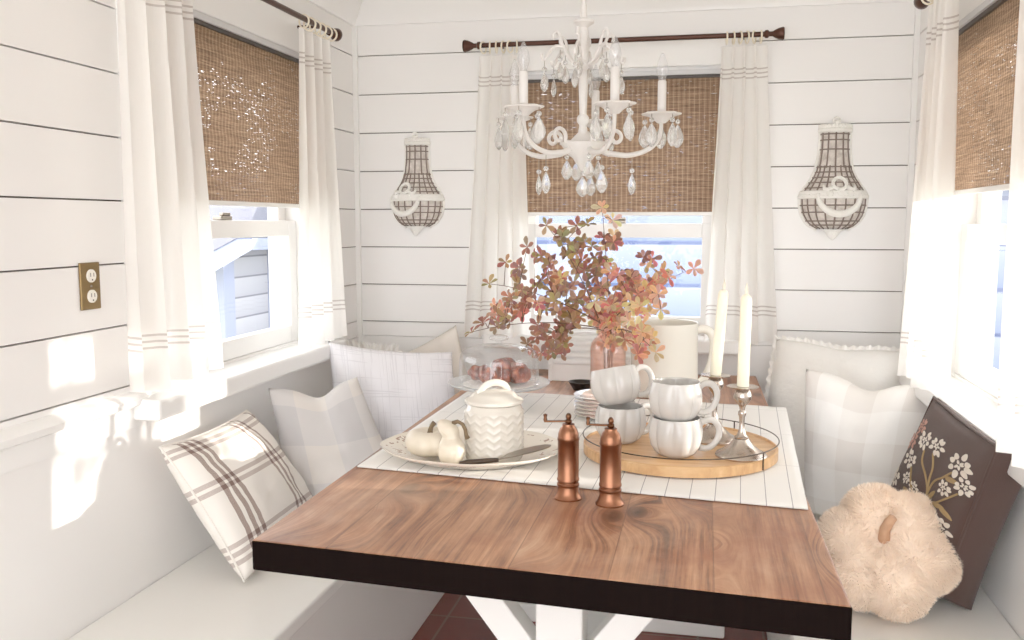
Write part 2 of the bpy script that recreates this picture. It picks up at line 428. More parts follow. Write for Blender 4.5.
def m_siding(name, base, dk, pitch=.16):
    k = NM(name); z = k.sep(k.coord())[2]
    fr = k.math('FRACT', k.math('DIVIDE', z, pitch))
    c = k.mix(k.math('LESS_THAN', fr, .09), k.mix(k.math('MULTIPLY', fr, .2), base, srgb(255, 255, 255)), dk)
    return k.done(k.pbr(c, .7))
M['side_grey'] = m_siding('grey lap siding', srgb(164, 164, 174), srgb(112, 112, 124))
M['side_blue'] = m_siding('blue grey lap siding', srgb(112, 128, 170), srgb(84, 98, 142), .34)
M['roof'] = plain('shingle roof', srgb(112, 114, 128), .9, bump=.5, bscale=30, var=.2)
M['house_trim'] = plain('house white trim', srgb(152, 160, 188), .6, var=.02)
M['ground'] = plain('pale lawn', srgb(150, 150, 120), .95, bump=.4, bscale=40, var=.25)

# ------------------------------------------------------------------ room shell
LZ = [CZ + .595 - .1372 * i for i in range(-2, 8)]    # shiplap joints
def rect_minus(r, h):
    a0, z0, a1, z1 = r; b0, y0, b1, y1 = h
    if b0 >= a1 or b1 <= a0 or y0 >= z1 or y1 <= z0: return [r]
    out = []
    if z0 < y0: out.append((a0, z0, a1, y0))
    if y1 < z1: out.append((a0, y1, a1, z1))
    m0, m1 = max(z0, y0), min(z1, y1)
    if a0 < b0: out.append((a0, m0, b0, m1))
    if b1 < a1: out.append((b1, m0, a1, m1))
    return out
def wall(name, side, a0, a1, hole, zlow):
    mb = MB()
    def put(r, d0, d1):
        if side == 'L': mb.box((XL - d1, r[0], r[1]), (XL - d0, r[2], r[3]))
        if side == 'R': mb.box((XR + d0, r[0], r[1]), (XR + d1, r[2], r[3]))
        if side == 'B': mb.box((r[0], D + d0, r[1]), (r[2], D + d1, r[3]))
    mb.cur = 0
    edges = [ZC] + [z for z in LZ if z < ZC - .01 and z > zlow + .02] + [zlow]
    for t, b in zip(edges[:-1], edges[1:]):
        for r in rect_minus((a0, b + .0019, a1, t - .0019), hole): put(r, 0, .014)
    put((a0, 0, a1, zlow), -.004, .014)
    mb.cur = 1
    for r in rect_minus((a0, 0, a1, ZC), hole): put(r, .014, .15)
    o = mb.build(name, [M['wall'], M['gap']], smooth=False)
    return struct(o)
YN = -.8    # near end of the side walls
HL = (1.93, CZ - .40, 2.84, CZ + .52)
HB = (-.67, CZ - .40, .05, CZ + .52)
HR = (1.45, CZ - .44, 2.83, CZ + .52)
wall('wall_left', 'L', YN, D + .15, HL, CZ - .425)
wall('wall_right', 'R', YN, D + .15, HR, CZ - .47)
wall('wall_back', 'B', XL, XR, HB, CZ - .42)
struct(MB().box((XL - .15, YN - .1, -.1), (XR + .15, D + .15, 0)).build('floor', M['floor'], smooth=False))
struct(MB().box((XL - .15, YN, ZC), (XR + .15, D + .15, ZC + .1)).build('ceiling', M['ceil'], smooth=False))
CR = [(0, -.10), (.012, -.10), (.014, -.085), (.03, -.07), (.045, -.04), (.07, -.018), (.075, 0), (0, 0)]
struct(MB().prism(CR, (0, D - YN, 0), (XL, YN, ZC), Vector((1, 0, 0)), Vector((0, 0, 1))).build('trim_1', M['trim']))
struct(MB().prism(CR, (0, D - YN, 0), (XR, YN, ZC), Vector((-1, 0, 0)), Vector((0, 0, 1))).build('trim_2', M['trim']))
struct(MB().prism(CR, (XR - XL - .002, 0, 0), (XL + .001, D, ZC), Vector((0, -1, 0)), Vector((0, 0, 1))).build('trim_3', M['trim']))
# corner beads and ledge rails
struct(MB().box((XL, D - .016, .76), (XL + .016, D, ZC - .1)).build('trim_4', M['trim'], smooth=False))
struct(MB().box((XR - .016, D - .016, .76), (XR, D, ZC - .1)).build('trim_5', M['trim'], smooth=False))
RL = [(0, -.075), (.010, -.075), (.012, -.03), (.028, -.022), (.032, -.008), (.024, 0), (0, .006)]
struct(MB().prism(RL, (0, HL[0] - .07 - YN, 0), (XL, YN, CZ - .385), Vector((1, 0, 0)), Vector((0, 0, 1))).build('trim_6', M['trim']))
struct(MB().prism(RL, (0, D - .02 - YN, 0), (XR, YN, CZ - .50), Vector((-1, 0, 0)), Vector((0, 0, 1))).build('trim_7', M['trim']))

def window(name, side, hole, blind_z, zmeet):
    a0, z0, a1, z1 = hole
    def P(a, d, z):   # d: outwards from the room face
        return {'L': (XL - d, a, z), 'R': (XR + d, a, z), 'B': (a, D + d, z)}[side]
    def bx(mb, aa, ab, da, db, za, zb):
        p, q = P(aa, da, za), P(ab, db, zb)
        mb.box([min(i, j) for i, j in zip(p, q)], [max(i, j) for i, j in zip(p, q)])
    root = bpy.data.objects.new(name, None); COL.objects.link(root); root.location = P((a0 + a1) / 2, 0, z0); root['kind'] = 'structure'
    inv = Matrix.Translation(-root.location)
    def fin(mb, n, m, bev=.003): return mb.xf(inv).build(n, m, root, smooth=False, bevel=bev)
    c = MB()
    bx(c, a0 - .085, a0, -.018, .01, z0, z1 + .10); bx(c, a1, a1 + .085, -.018, .01, z0, z1 + .10); bx(c, a0, a1, -.018, .01, z1, z1 + .10)
    fin(c, 'casing', M['trim'])
    c = MB(); bx(c, a0 - .10, a1 + .10, -.075, .06, z0 - .045, z0 + .005)
    fin(c, 'window_stool', M['trim'], .008)
    c = MB()   # jamb lining
    bx(c, a0, a0 + .012, .0, .15, z0, z1); bx(c, a1 - .012, a1, .0, .15, z0, z1); bx(c, a0 + .012, a1 - .012, 0, .15, z1 - .012, z1); bx(c, a0 + .012, a1 - .012, .045, .15, z0, z0 + .0125)
    fin(c, 'jamb', M['trim'], 0)
    def sash(n, d, za, zb, st, rt, rb):
        c = MB(); A, B = a0 + .014, a1 - .014
        bx(c, A, A + st, d, d + .032, za, zb); bx(c, B - st, B, d, d + .032, za, zb)
        bx(c, A + st, B - st, d, d + .032, zb - rt, zb); bx(c, A + st, B - st, d, d + .032, za, za + rb)
        f = fin(c, n, M['trim'])
        g = MB(); q1, q2, q3, q4 = P(A + st, d + .016, za + rb), P(B - st, d + .016, za + rb), P(B - st, d + .016, zb - rt), P(A + st, d + .016, zb - rt)
        g.v += [V(q1), V(q2), V(q3), V(q4)]; g.face((0, 1, 2, 3))
        g.xf(inv).build('glass_pane', M['pane'], f, smooth=False)
        return f
    sash('lower_sash', .050, z0 + .013, zmeet, .052, .050, .055)
    sash('upper_sash', .086, zmeet - .045, z1 - .013, .052, .05, .045)
    lk = MB(); m = (a0 + a1) / 2
    bx(lk, m - .03, m + .03, .05, .08, zmeet, zmeet + .012); bx(lk, m - .012, m + .03, .055, .07, zmeet + .012, zmeet + .022)
    fin(lk, 'sash_lock', M['steel'])
    return root
window('window_1', 'L', HL, 0, CZ + .005)
window('window_2', 'B', HB, 0, CZ - .005)
window('window_3', 'R', HR, 0, CZ - .005)

def blind(side, a0, a1, zt, zb, label):
    def P(a, d, z):
        return Vector({'L': (XL + d, a, z), 'R': (XR - d, a, z), 'B': (a, D - d, z)}[side])
    base = P((a0 + a1) / 2, .004, zb)
    root = thing('woven_blind', label, 'blind', base, group='woven blinds')
    mb = MB()
    def fn(u, v):
        return P(a0 + (a1 - a0) * u, .004 + .0015 * math.sin(v * 40), zb + (zt - zb) * v) - base
    mb.grid(fn, 4, 30, lambda u, v: ((a1 - a0) * u + a0, (zt - zb) * v))
    sh = mb.build('woven_shade', M['blind'], root)
    mb = MB(); p, q = P(a0, -.006, zt - .004) - base, P(a1, .022, zt + .012) - base
    mb.box([min(i, j) for i, j in zip(p, q)], [max(i, j) for i, j in zip(p, q)]); mb.build('headrail', M['greyrail'], root, smooth=False)
    mb = MB(); p, q = P(a0, -.004, zt - .014) - base, P(a1, .014, zt - .004) - base
    mb.box([min(i, j) for i, j in zip(p, q)], [max(i, j) for i, j in zip(p, q)]); mb.build('roller', M['darkrail'], root, smooth=False)
    mb = MB(); p, q = P(a0, -.002, zb - .012) - base, P(a1, .010, zb + .001) - base
    mb.box([min(i, j) for i, j in zip(p, q)], [max(i, j) for i, j in zip(p, q)]); mb.build('bottom_rail', M['trim'], root, smooth=False, bevel=.002)
blind('L', HL[0] + .01, HL[2] - .01, CZ + .505, CZ + .055, 'brown woven blind on the left wall, above the window looking onto a grey house')
blind('B', HB[0] + .01, HB[2] - .01, CZ + .495, CZ + .033, 'brown woven blind on the back wall, hanging behind the chandelier')
blind('R', HR[0] + .01, HR[2] - .01, CZ + .505, CZ + .082, 'sunlit brown woven blind on the right wall')

ROD = .095
def rod(side, a0, a1, z, ends, label):
    def P(a, d, zz): return Vector({'L': (XL + d, a, zz), 'R': (XR - d, a, zz), 'B': (a, D - d, zz)}[side])
    base = P((a0 + a1) / 2, ROD, z)
    root = thing('curtain_rod', label, 'curtain rod', base, group='dark bronze curtain rods')
    MB().tube([P(a0, ROD, z) - base, P(a1, ROD, z) - base], .0085, 14).build('rod', M['bronze'], root)
    for e, sgn in ends:
        mb = MB(); mb.lathe([(.009, 0), (.013, .004), (.013, .012), (.008, .016), (.008, .026), (.012, .032), (.018, .045), (.021, .058), (.019, .062), (0.0001, .064)], 20)
        ax = P(1, 0, 0) - P(0, 0, 0); ax = ax * sgn
        mb.xf(Vector((0, 0, 1)).rotation_difference(ax).to_matrix().to_4x4())
        mb.build('finial', M['bronze'], root, loc=P(e, ROD, z) - base)
    for e in (a0 + .06, a1 - .06):
        mb = MB(); mb.tube([P(e, 0.002, z + .004) - base, P(e, .05, z + .004) - base, P(e, ROD - .004, z) - base], .005, 8)
        mb.ball(P(e, .006, z + .004) - base, .013, sc=(1, 1, 1)).build('bracket', M['bronze'], root)
ZR = CZ + .592
rl_ = onx(337, 36, XL + ROD).y - .064
rod('L', 1.66, rl_, ZR, ((1.66, -1), (rl_, 1)), 'dark curtain rod along the left wall')
rb0, rb1 = ony(463, 46, D - ROD).x + .064, ony(785, 32, D - ROD).x - .064
rod('B', rb0, rb1, ZR + .006, ((rb0, -1), (rb1, 1)), 'dark curtain rod with flared finials on the back wall')
rr_ = onx(921, 10, XR - ROD).y - .064
rod('R', 1.40, rr_, ZR, ((1.40, -1), (rr_, 1)), 'dark curtain rod along the right wall, mostly out of view')

def curtain(side, t0, t1, b0, b1, ztop, zbot, folds, amp, seed, label):
    def P(a, d, zz): return Vector({'L': (XL + d, a, zz), 'R': (XR - d, a, zz), 'B': (a, D - d, zz)}[side])
    rnd = random.Random(seed); ph = rnd.random() * 6
    base = P((b0 + b1) / 2, ROD, zbot); H = ztop - zbot
    mb = MB()
    ampl = [rnd.uniform(.7, 1.2) for _ in range(20)]
    def fn(u, v):
        w = 1 - v          # 1 at the bottom
        sp = w ** 1.2
        a = (t0 + (t1 - t0) * u) * (1 - sp) + (b0 + (b1 - b0) * u) * sp
        f = u * folds * 2 * PI + ph + .5 * math.sin(3 * u + v * 2)
        A = amp * (.45 + .55 * w) * ampl[int(u * folds) % 20 if u < 1 else 0] if False else amp * (.5 + .5 * w)
        d = ROD - .012 + A * math.sin(f) + .008 * w * math.sin(2.3 * f + 1)
        d = max(d, .032)
        z = zbot + H * v + .006 * w * math.sin(f * .5 + ph)
        return P(a + .012 * math.sin(f + 1.2), d, z) - base
    mb.grid(fn, int(folds * 14), 40, lambda u, v: (u, H * (1 - v)))
    o = mb.build('curtain', M['curtain'], loc=base, angle=80)
    tag(o, label, 'curtain', 'white curtains with thin grey stripes')
    n = 6
    for i in range(n):
        a = t0 + (t1 - t0) * (i + .5) / n
        rg = MB().ring((0, 0, 0), .019, .0028, 'y' if side != 'B' else 'x', 18, 6)
        rg.xf(Matrix.Rotation(rnd.uniform(-.35, .35), 4, 'Z'))
        ro = rg.build('curtain_ring', M['ring'], o, loc=P(a, ROD, ZR - .008 + (.006 if side == 'B' else 0)) - base)
    return o
cl = XL + ROD
zt = CZ + .566
curtain('L', onx(122, 0, cl).y, onx(192, 0, cl).y, onx(137, 380, cl).y, onx(221, 350, cl).y, zt, CZ - .365, 4, .026, 1, 'white curtain nearest the camera on the left wall, beside the brass outlet')
curtain('L', onx(302, 60, cl).y, onx(334, 60, cl).y, onx(302, 330, cl).y, onx(350, 320, cl).y, zt, CZ - .375, 4, .024, 2, 'white curtain at the far end of the left wall, by the corner')
cb = D - ROD
curtain('B', ony(480, 60, cb).x, ony(520, 60, cb).x, ony(463, 330, cb).x, ony(530, 330, cb).x, zt, CZ - .40, 4, .022, 3, 'white curtain on the back wall left of the flowers')
curtain('B', ony(723, 55, cb).x, ony(764, 55, cb).x, ony(703, 330, cb).x, ony(776, 330, cb).x, zt, CZ - .40, 4, .022, 4, 'white curtain on the back wall behind the two candles')
cr = XR - ROD
curtain('R', onx(947, 20, cr).y, onx(927, 20, cr).y, onx(934, 350, cr).y, onx(902, 340, cr).y, zt, CZ - .43, 4, .024, 5, 'white curtain at the far end of the right wall, next to the wall basket')
curtain('R', 1.50, onx(1014, 20, cr).y, 1.50, onx(1003, 400, cr).y, zt, CZ - .43, 5, .024, 6, 'bright white curtain at the right edge of the photo')

# wall outlet
op = onx(88.5, 286, XL)
ot = thing('wall_outlet', 'brass plated double power outlet on the left shiplap wall', 'outlet', op)
MB().box((0.0005, -.037, -.06), (.006, .037, .06)).build('cover_plate', M['brassplate'], ot, smooth=False, bevel=.002)
ot.scale = (1, .84, .82)
for dz in (.026, -.026):
    mb = MB(); mb.lathe([(.0165, 0), (.0165, .003), (.0155, .004), (.0001, .004)], 24)
    mb.xf(Matrix.Translation((.006, 0, dz)) @ Matrix.Rotation(PI / 2, 4, 'Y'))
    r = mb.build('receptacle', M['receptacle'], ot)
    s = MB(); s.box((.0098, -.007, dz - .002), (.0104, -.005, dz + .008)); s.box((.0098, .005, dz - .002), (.0104, .007, dz + .008)); s.box((.0098, -.002, dz - .012), (.0104, .002, dz - .008))
    s.build('slots', M['slot'], r, smooth=False)
sc = MB().ball((.006, 0, 0), .003, 10, 6).build('screw', M['steel'], ot)

# ------------------------------------------------------------------ benches
YB = .7
def bench(x0, x1, y0, y1, front, label):
    root = thing('bench', label, 'bench', ((x0 + x1) / 2, (y0 + y1) / 2, 0))
    inv = Matrix.Translation(-root.location)
    MB().box((x0, y0, ZS - .035), (x1, y1, ZS)).xf(inv).build('seat', M['bench'], root, smooth=False, bevel=.006)
    fx0, fx1 = (x1 - .045, x1 - .02) if front > 0 else (x0 + .02, x0 + .045)
    MB().box((fx0, y0, 0.002), (fx1, y1, ZS - .035)).xf(inv).build('front_panel', M['bench'], root, smooth=False)
    MB().box((x0 if front > 0 else x1 - .03, y0, .002), (x0 + .03 if front > 0 else x1, y1, ZS - .035)).xf(inv).build('back_panel', M['bench'], root, smooth=False)
    return root
bench(XL + .005, -.842, YB, D - .005, 1, 'white built-in bench along the left wall, holding the plaid pillow')
bench(.19, XR - .005, YB, D - .005, -1, 'white built-in bench along the right wall, holding the fuzzy pumpkin')

# ------------------------------------------------------------------ table
tfl, tfr = onz(251, 540, ZT), onz(853, 607, ZT)
tbl_loc = Vector((-.26, 2.28, 0))
tt = thing('dining_table', 'rustic brown plank dining table with white trestle base', 'table', tbl_loc)
mb = MB(); th_ = .052
P4 = [tfl, tfr, Vector((.175, D - .03, ZT)), Vector((-.745, D - .03, ZT))]
for dz in (-th_, 0):
    for p in P4: mb.v.append(Vector((p.x, p.y, ZT + dz)) - tbl_loc)
for q in ((3, 2, 1, 0), (4, 5, 6, 7), (0, 1, 5, 4), (1, 2, 6, 5), (2, 3, 7, 6), (3, 0, 4, 7)): mb.face(q)
mb.build('tabletop', M['table'], tt, smooth=False, bevel=.004)
def trestle(y):
    xc = -.26
    mb = MB(); mb.box((xc - .045, y - .045, .06), (xc + .045, y + .045, ZT - .11)).xf(Matrix.Translation(-tbl_loc)); mb.build('post', M['bench'], tt, smooth=False, bevel=.004)
    mb = MB(); mb.box((xc - .34, y - .04, ZT - .10), (xc + .34, y + .045, ZT - th_ - .001)).xf(Matrix.Translation(-tbl_loc)); mb.build('top_beam', M['bench'], tt, smooth=False, bevel=.004)
    mb = MB(); mb.box((xc - .34, y - .05, .001), (xc + .34, y + .05, .06)).xf(Matrix.Translation(-tbl_loc)); mb.build('foot', M['bench'], tt, smooth=False, bevel=.006)
    for s in (-1, 1):
        mb = MB(); mb.bar((xc + s * .035, y, ZT - .36), (xc + s * .225, y, ZT - .112), .058, .06, (0, 1, 0)).xf(Matrix.Translation(-tbl_loc)); mb.build('brace', M['bench'], tt, smooth=False, bevel=.004)
trestle(1.72); trestle(2.86)
MB().box((-.30, 1.77, .20), (-.22, 2.81, .30)).xf(Matrix.Translation(-tbl_loc)).build('stretcher', M['bench'], tt, smooth=False, bevel=.004)

# runner
RA, RB, RC, RD_ = onz(357, 468, ZT), onz(808, 511, ZT), onz(786, 409, ZT), onz(470, 391, ZT)
rl = Vector((-.26, 2.2, ZT))
mb = MB()
def fr(u, v):
    # the cloth hangs a little past the table edges at left and right
    a = RA.lerp(RB, u); b = RD_.lerp(RC, u); p = a.lerp(b, v)
    return Vector((p.x, p.y, ZT + .0035 + .0008 * math.sin(u * 40) * math.sin(v * 23))) - rl
mb.grid(fr, 60, 40, lambda u, v: (u * .92, v * .95))
n0 = mb.mark()
def fr2(u, v):
    p = fr(u, v); p.z = .0006; return p
o = mb.build('table_runner', M['runner'], loc=rl)
md = o.modifiers.new('solid', 'SOLIDIFY'); md.thickness = .003; md.offset = 0
tag(o, 'white cloth table runner with thin grey stripes', 'table runner')
ZR2 = ZT + .0061      # top of the runner

# ------------------------------------------------------------------ pillows
def pillow(name, label, corners, thick, mat, pinch=.07, dent=0, seed=0, group='pillows on the benches', cat='pillow', N=30, power=.42):
    BL, BR, TR, TL = [Vector(c) for c in corners]
    base = (BL + BR) / 2
    nrm = (BR - BL).cross(TL - BL).normalized()
    def flat(s, t):
        s2 = s * (1 - pinch * (1 - t * t)); t2 = t * (1 - pinch * (1 - s * s))
        if dent: t2 -= dent * math.exp(-(s / .38) ** 2) * max(0, (t + .4) / 1.4) ** 1.5
        a, b = (s2 + 1) / 2, (t2 + 1) / 2
        return (BL * (1 - a) + BR * a) * (1 - b) + (TL * (1 - a) + TR * a) * b
    def surf(s, t, side=1, extra=0):
        h = thick * (max(0, (1 - s * s)) * max(0, (1 - t * t))) ** power
        p = flat(s, t)
        w = noise.noise(Vector((s * 3 + seed * 7, t * 3, side * 2.0))) * .007 + noise.noise(Vector((s * 8 + seed, t * 8, side * 5.0))) * .003
        e = min(1, 4 * (1 - max(abs(s), abs(t))))
        if dent: h *= 1 - .35 * math.exp(-(s / .3) ** 2) * max(0, t) 
        return p + nrm * side * (h + w * e + extra) - base
    mb = MB()
    # denser sampling at the rim
    g = lambda q: math.sin((q * 2 - 1) * PI / 2) * .5 + (q * 2 - 1) * .5
    for sd in (1, -1):
        mb.grid(lambda u, v: surf(g(u), g(v), sd), N, N, lambda u, v: ((g(u) + 1) / 2, (g(v) + 1) / 2))
    o = mb.build(name, mat, loc=base, weld=True, angle=180)
    tag(o, label, cat, group)
    return o, surf, base, nrm
def piping(o, surf, mat, r=.004, name='piping'):
    pts = []
    n = 24
    for k in range(n): pts.append(surf(-1 + 2 * k / n, -1))
    for k in range(n): pts.append(surf(1, -1 + 2 * k / n))
    for k in range(n): pts.append(surf(1 - 2 * k / n, 1))
    for k in range(n): pts.append(surf(-1, 1 - 2 * k / n))
    return MB().tube(pts, r, 6, True).build(name, mat, o, angle=180)
def ruffle(o, surf, mat, wid=.03, seed=0):
    mb = MB(); pts = []
    n = 60
    seg = [(lambda q: (-1 + 2 * q, 1.0)), (lambda q: (1.0, 1 - 2 * q)), (lambda q: (1 - 2 * q, -1.0)), (lambda q: (-1.0, -1 + 2 * q))]
    P = [f(k / n) for f in seg[:2] + seg[3:] for k in range(n)] if False else [f(k / n) for f in seg for k in range(n)]
    a0 = surf(0, 0); nn = len(P)
    inner, outer = [], []
    ctr = (surf(-1, -1) + surf(1, 1) + surf(-1, 1) + surf(1, -1)) / 4
    nrm = (surf(1, -1) - surf(-1, -1)).cross(surf(-1, 1) - surf(-1, -1)).normalized()
    for k, (s, t) in enumerate(P):
        p = surf(s, t); d = (p - ctr).normalized()
        w = wid if t > -.98 else wid * .15
        inner.append(p - d * .004); outer.append(p + d * w * (1 + .3 * math.sin(k * 1.9)) + nrm * .008 * math.sin(k * 1.25 + seed))
    for k in range(nn): mb.v.append(inner[k])
    for k in range(nn): mb.v.append(outer[k])
    for k in range(nn): mb.face((k, (k + 1) % nn, nn + (k + 1) % nn, nn + k))
    return mb.build('ruffle', mat, o, angle=180)
zs = ZS + .012
V = Vector
# left bench
o, sf, b_, n_ = pillow('pillow', 'white pillow with brown plaid stripes at the near end of the left bench',
    (V((-1.035, 1.905, zs)), V((-1.045, 2.38, zs)), onx(247, 410, -1.195), onx(160, 447, -1.195)), .075, M['plaid'], seed=1)
piping(o, sf, M['plaid'], .003)
o, sf, b_, n_ = pillow('pillow', 'light grey checked pillow with a dented top behind the plaid pillow',
    (V((-1.15, 2.37, zs)), V((-.80, 2.50, zs)), ony(357, 377, 2.66), onx(268, 388, -1.20)), .07, M['greycheck'], dent=.17, seed=2)
o, sf, b_, n_ = pillow('pillow', 'white slub woven pillow in the back left corner beside the glass dome',
    (V((-1.14, 2.66, zs)), V((-.72, 2.82, zs)), ony(452, 352, 2.92), ony(328, 341, 2.80)), .06, M['woven'], seed=3)
o, sf, b_, n_ = pillow('pillow', 'cream pillow showing one raised corner against the back wall left of the dome',
    (V((-1.06, 3.09, zs)), V((-.70, 3.05, zs)), ony(456, 325, 3.15), ony(362, 372, 3.17)), .04, M['creamfab'], seed=4, pinch=.05)
o, sf, b_, n_ = pillow('pillow', 'ivory ruffled pillow peeking out by the left corner curtain',
    (V((-1.20, 2.93, zs)), V((-.86, 2.99, zs)), ony(396, 352, 3.06), ony(339, 343, 3.0)), .035, M['creamfab'], seed=5, pinch=.05)
ruffle(o, sf, M['whitefab'], .026, 1)
# right bench
o, sf, b_, n_ = pillow('pillow', 'white ruffled pillow against the back wall right of the candles',
    (V((.17, 2.98, zs)), V((.60, 2.93, zs)), ony(914, 353, 3.02), ony(777, 339, 3.12)), .10, M['whitefab'], seed=6, pinch=.0, dent=.06)
ruffle(o, sf, M['whitefab'], .014, 2)
o, sf, b_, n_ = pillow('pillow', 'pale beige and white checked pillow with a dented top behind the brown pillow',
    (onz(806, 512, zs), V((.55, 2.58, zs)), ony(937, 387, 2.74), ony(806, 369, 2.76)), .09, M['palecheck'], dent=.17, seed=7, pinch=.01)

# brown box cushion with flowers
def brown_cushion():
    NT, NB = onx(998, 447, .545), onz(941, 597, zs + .026)         # front face, near end
    FT = ony(934, 397, 2.45); FB = V((.40, 2.38, zs + .026))
    BL, BR, TR, TL = FB, NB, NT, FT
    base = (BL + BR) / 2
    nrm = (BR - BL).cross(TL - BL).normalized()
    dep = .085
    def flat(s, t, pin=.03):
        s2 = s * (1 - pin * (1 - t * t)); t2 = t * (1 - pin * (1 - s * s)); a, b = (s2 + 1) / 2, (t2 + 1) / 2
        return (BL * (1 - a) + BR * a) * (1 - b) + (TL * (1 - a) + TR * a) * b - base
    def surf(s, t, extra=0):
        h = .035 * ((1 - s * s) * (1 - t * t)) ** .5 if abs(s) < 1 and abs(t) < 1 else 0
        w = noise.noise(V((s * 2.5, t * 2.5, 9))) * .006
        return flat(s, t) + nrm * (h + w * min(1, 5 * (1 - max(abs(s), abs(t)))) + extra)
    mb = MB(); N = 24
    mb.grid(lambda u, v: surf(u * 2 - 1, v * 2 - 1), N, N)
    mb.grid(lambda u, v: flat(u * 2 - 1, v * 2 - 1, .05) * .97 - nrm * (dep + .02 * ((1 - (u * 2 - 1) ** 2) * (1 - (v * 2 - 1) ** 2)) ** .5), N, N)
    P = [(-1 + 2 * k / N, -1) for k in range(N)] + [(1, -1 + 2 * k / N) for k in range(N)] + [(1 - 2 * k / N, 1) for k in range(N)] + [(-1, 1 - 2 * k / N) for k in range(N)]
    def side(u, v):
        s, t = P[int(round(u * len(P))) % len(P)]
        a = surf(s, t); b = flat(s, t, .05) * .97 - nrm * dep
        c = flat(s, t, 0); c.normalize()
        return a.lerp(b, v) + c * .010 * math.sin(v * PI)
    mb.grid(side, len(P), 6)
    o = mb.build('cushion', M['brownfab'], loc=base, weld=True, angle=60)
    tag(o, 'dark brown box cushion embroidered with ivory flowers on the right bench', 'cushion')
    pts = [surf(s, t) for s, t in P]
    MB().tube(pts, .0035, 6, True).build('piping', M['brownfab'], o, angle=180)
    TS = .62
    def petal(mb, c, ang, L, W):
        def fn(u, v):
            r = math.sqrt(u); th = v * 2 * PI
            x = L * .5 + L * .5 * r * math.cos(th); y = W * .5 * r * math.sin(th) * (1 - .25 * math.cos(th))
            q = (c[0] + x * math.cos(ang) - y * math.sin(ang), c[1] + (x * math.sin(ang) + y * math.cos(ang)) * TS)
            return surf(max(-.98, min(.98, q[0])), max(-.98, min(.98, q[1])), .0020 + .0014 * (1 - u))
        mb.grid(fn, 3, 12)
    rq = random.Random(4)
    def flower(c, R, mat, name, lab):
        R *= 1.05
        mb = MB(); n = 8
        for i in range(n):
            a = i * 2 * PI / n + rq.uniform(-.25, .25); petal(mb, (c[0] + .42 * R * math.cos(a), c[1] + .42 * R * math.sin(a) * TS), a, R * rq.uniform(.45, .68), R * .42)
        for i in range(5):
            a = i * 2 * PI / 5 + rq.uniform(-.4, .4); petal(mb, (c[0] + .06 * R * math.cos(a), c[1] + .06 * R * math.sin(a) * TS), a, R * .34, R * .2)
        mb.build(name, mat, o, angle=180)['label'] = lab
    for c, R in (((-.37, .56), .2), ((.02, .60), .18), ((-.55, .25), .2), ((.61, .58), .24), ((-.38, .04), .14), ((.84, .40), .17), ((.56, .24), .15), ((-.08, .0), .12), ((-.82, -.05), .2), ((.72, -.2), .2), ((-.8, -.3), .17), ((.1, -.5), .2), ((-.4, -.6), .2)):
        flower(c, R, M['embw'], 'embroidered_flower', 'ivory embroidered flower')
    for c, R in (((-.80, .45), .2), ((-.70, .66), .16)): flower(c, R, M['embp'], 'embroidered_flower', 'dusty pink embroidered flower')
    def stem(p, leaf=()):
        st = MB(); pts = []
        for i in range(len(p) - 1):
            for q in range(8):
                a, b, c_, d_ = p[max(i - 1, 0)], p[i], p[i + 1], p[min(i + 2, len(p) - 1)]; t = q / 8
                pts.append(tuple(.5 * (2 * b[j] + (c_[j] - a[j]) * t + (2 * a[j] - 5 * b[j] + 4 * c_[j] - d_[j]) * t * t + (3 * b[j] - a[j] - 3 * c_[j] + d_[j]) * t ** 3) for j in (0, 1)))
        pts.append(p[-1]); st.tube([surf(a, b, .002) for a, b in pts], .0022, 6)
        for c, a in leaf: petal(st, c, a, .26, .1)
        st.build('embroidered_stem', M['embt'], o, angle=180)['label'] = 'tan embroidered stem'
    stem([(-.22, .46), (-.16, .34), (.06, .22), (.24, .04), (.22, -.2), (.3, -.4)], (((.3, .0), 1.1),))
    stem([(.02, .50), (.12, .36), (.16, .22), (.24, .06)]); stem([(.58, .46), (.45, .34), (.28, .22), (.24, .0)], (((.5, .36), .2),))
    stem([(.8, .28), (.6, .08), (.36, -.1), (.28, -.3)], (((.45, .0), .2), ((.62, .02), -.4), ((.4, -.14), -.1)))
    stem([(-.42, .18), (-.25, .08), (0, -.1), (.2, -.3)], (((-.1, -.1), 3.0), ((.05, -.2), 3.4)))
brown_cushion()

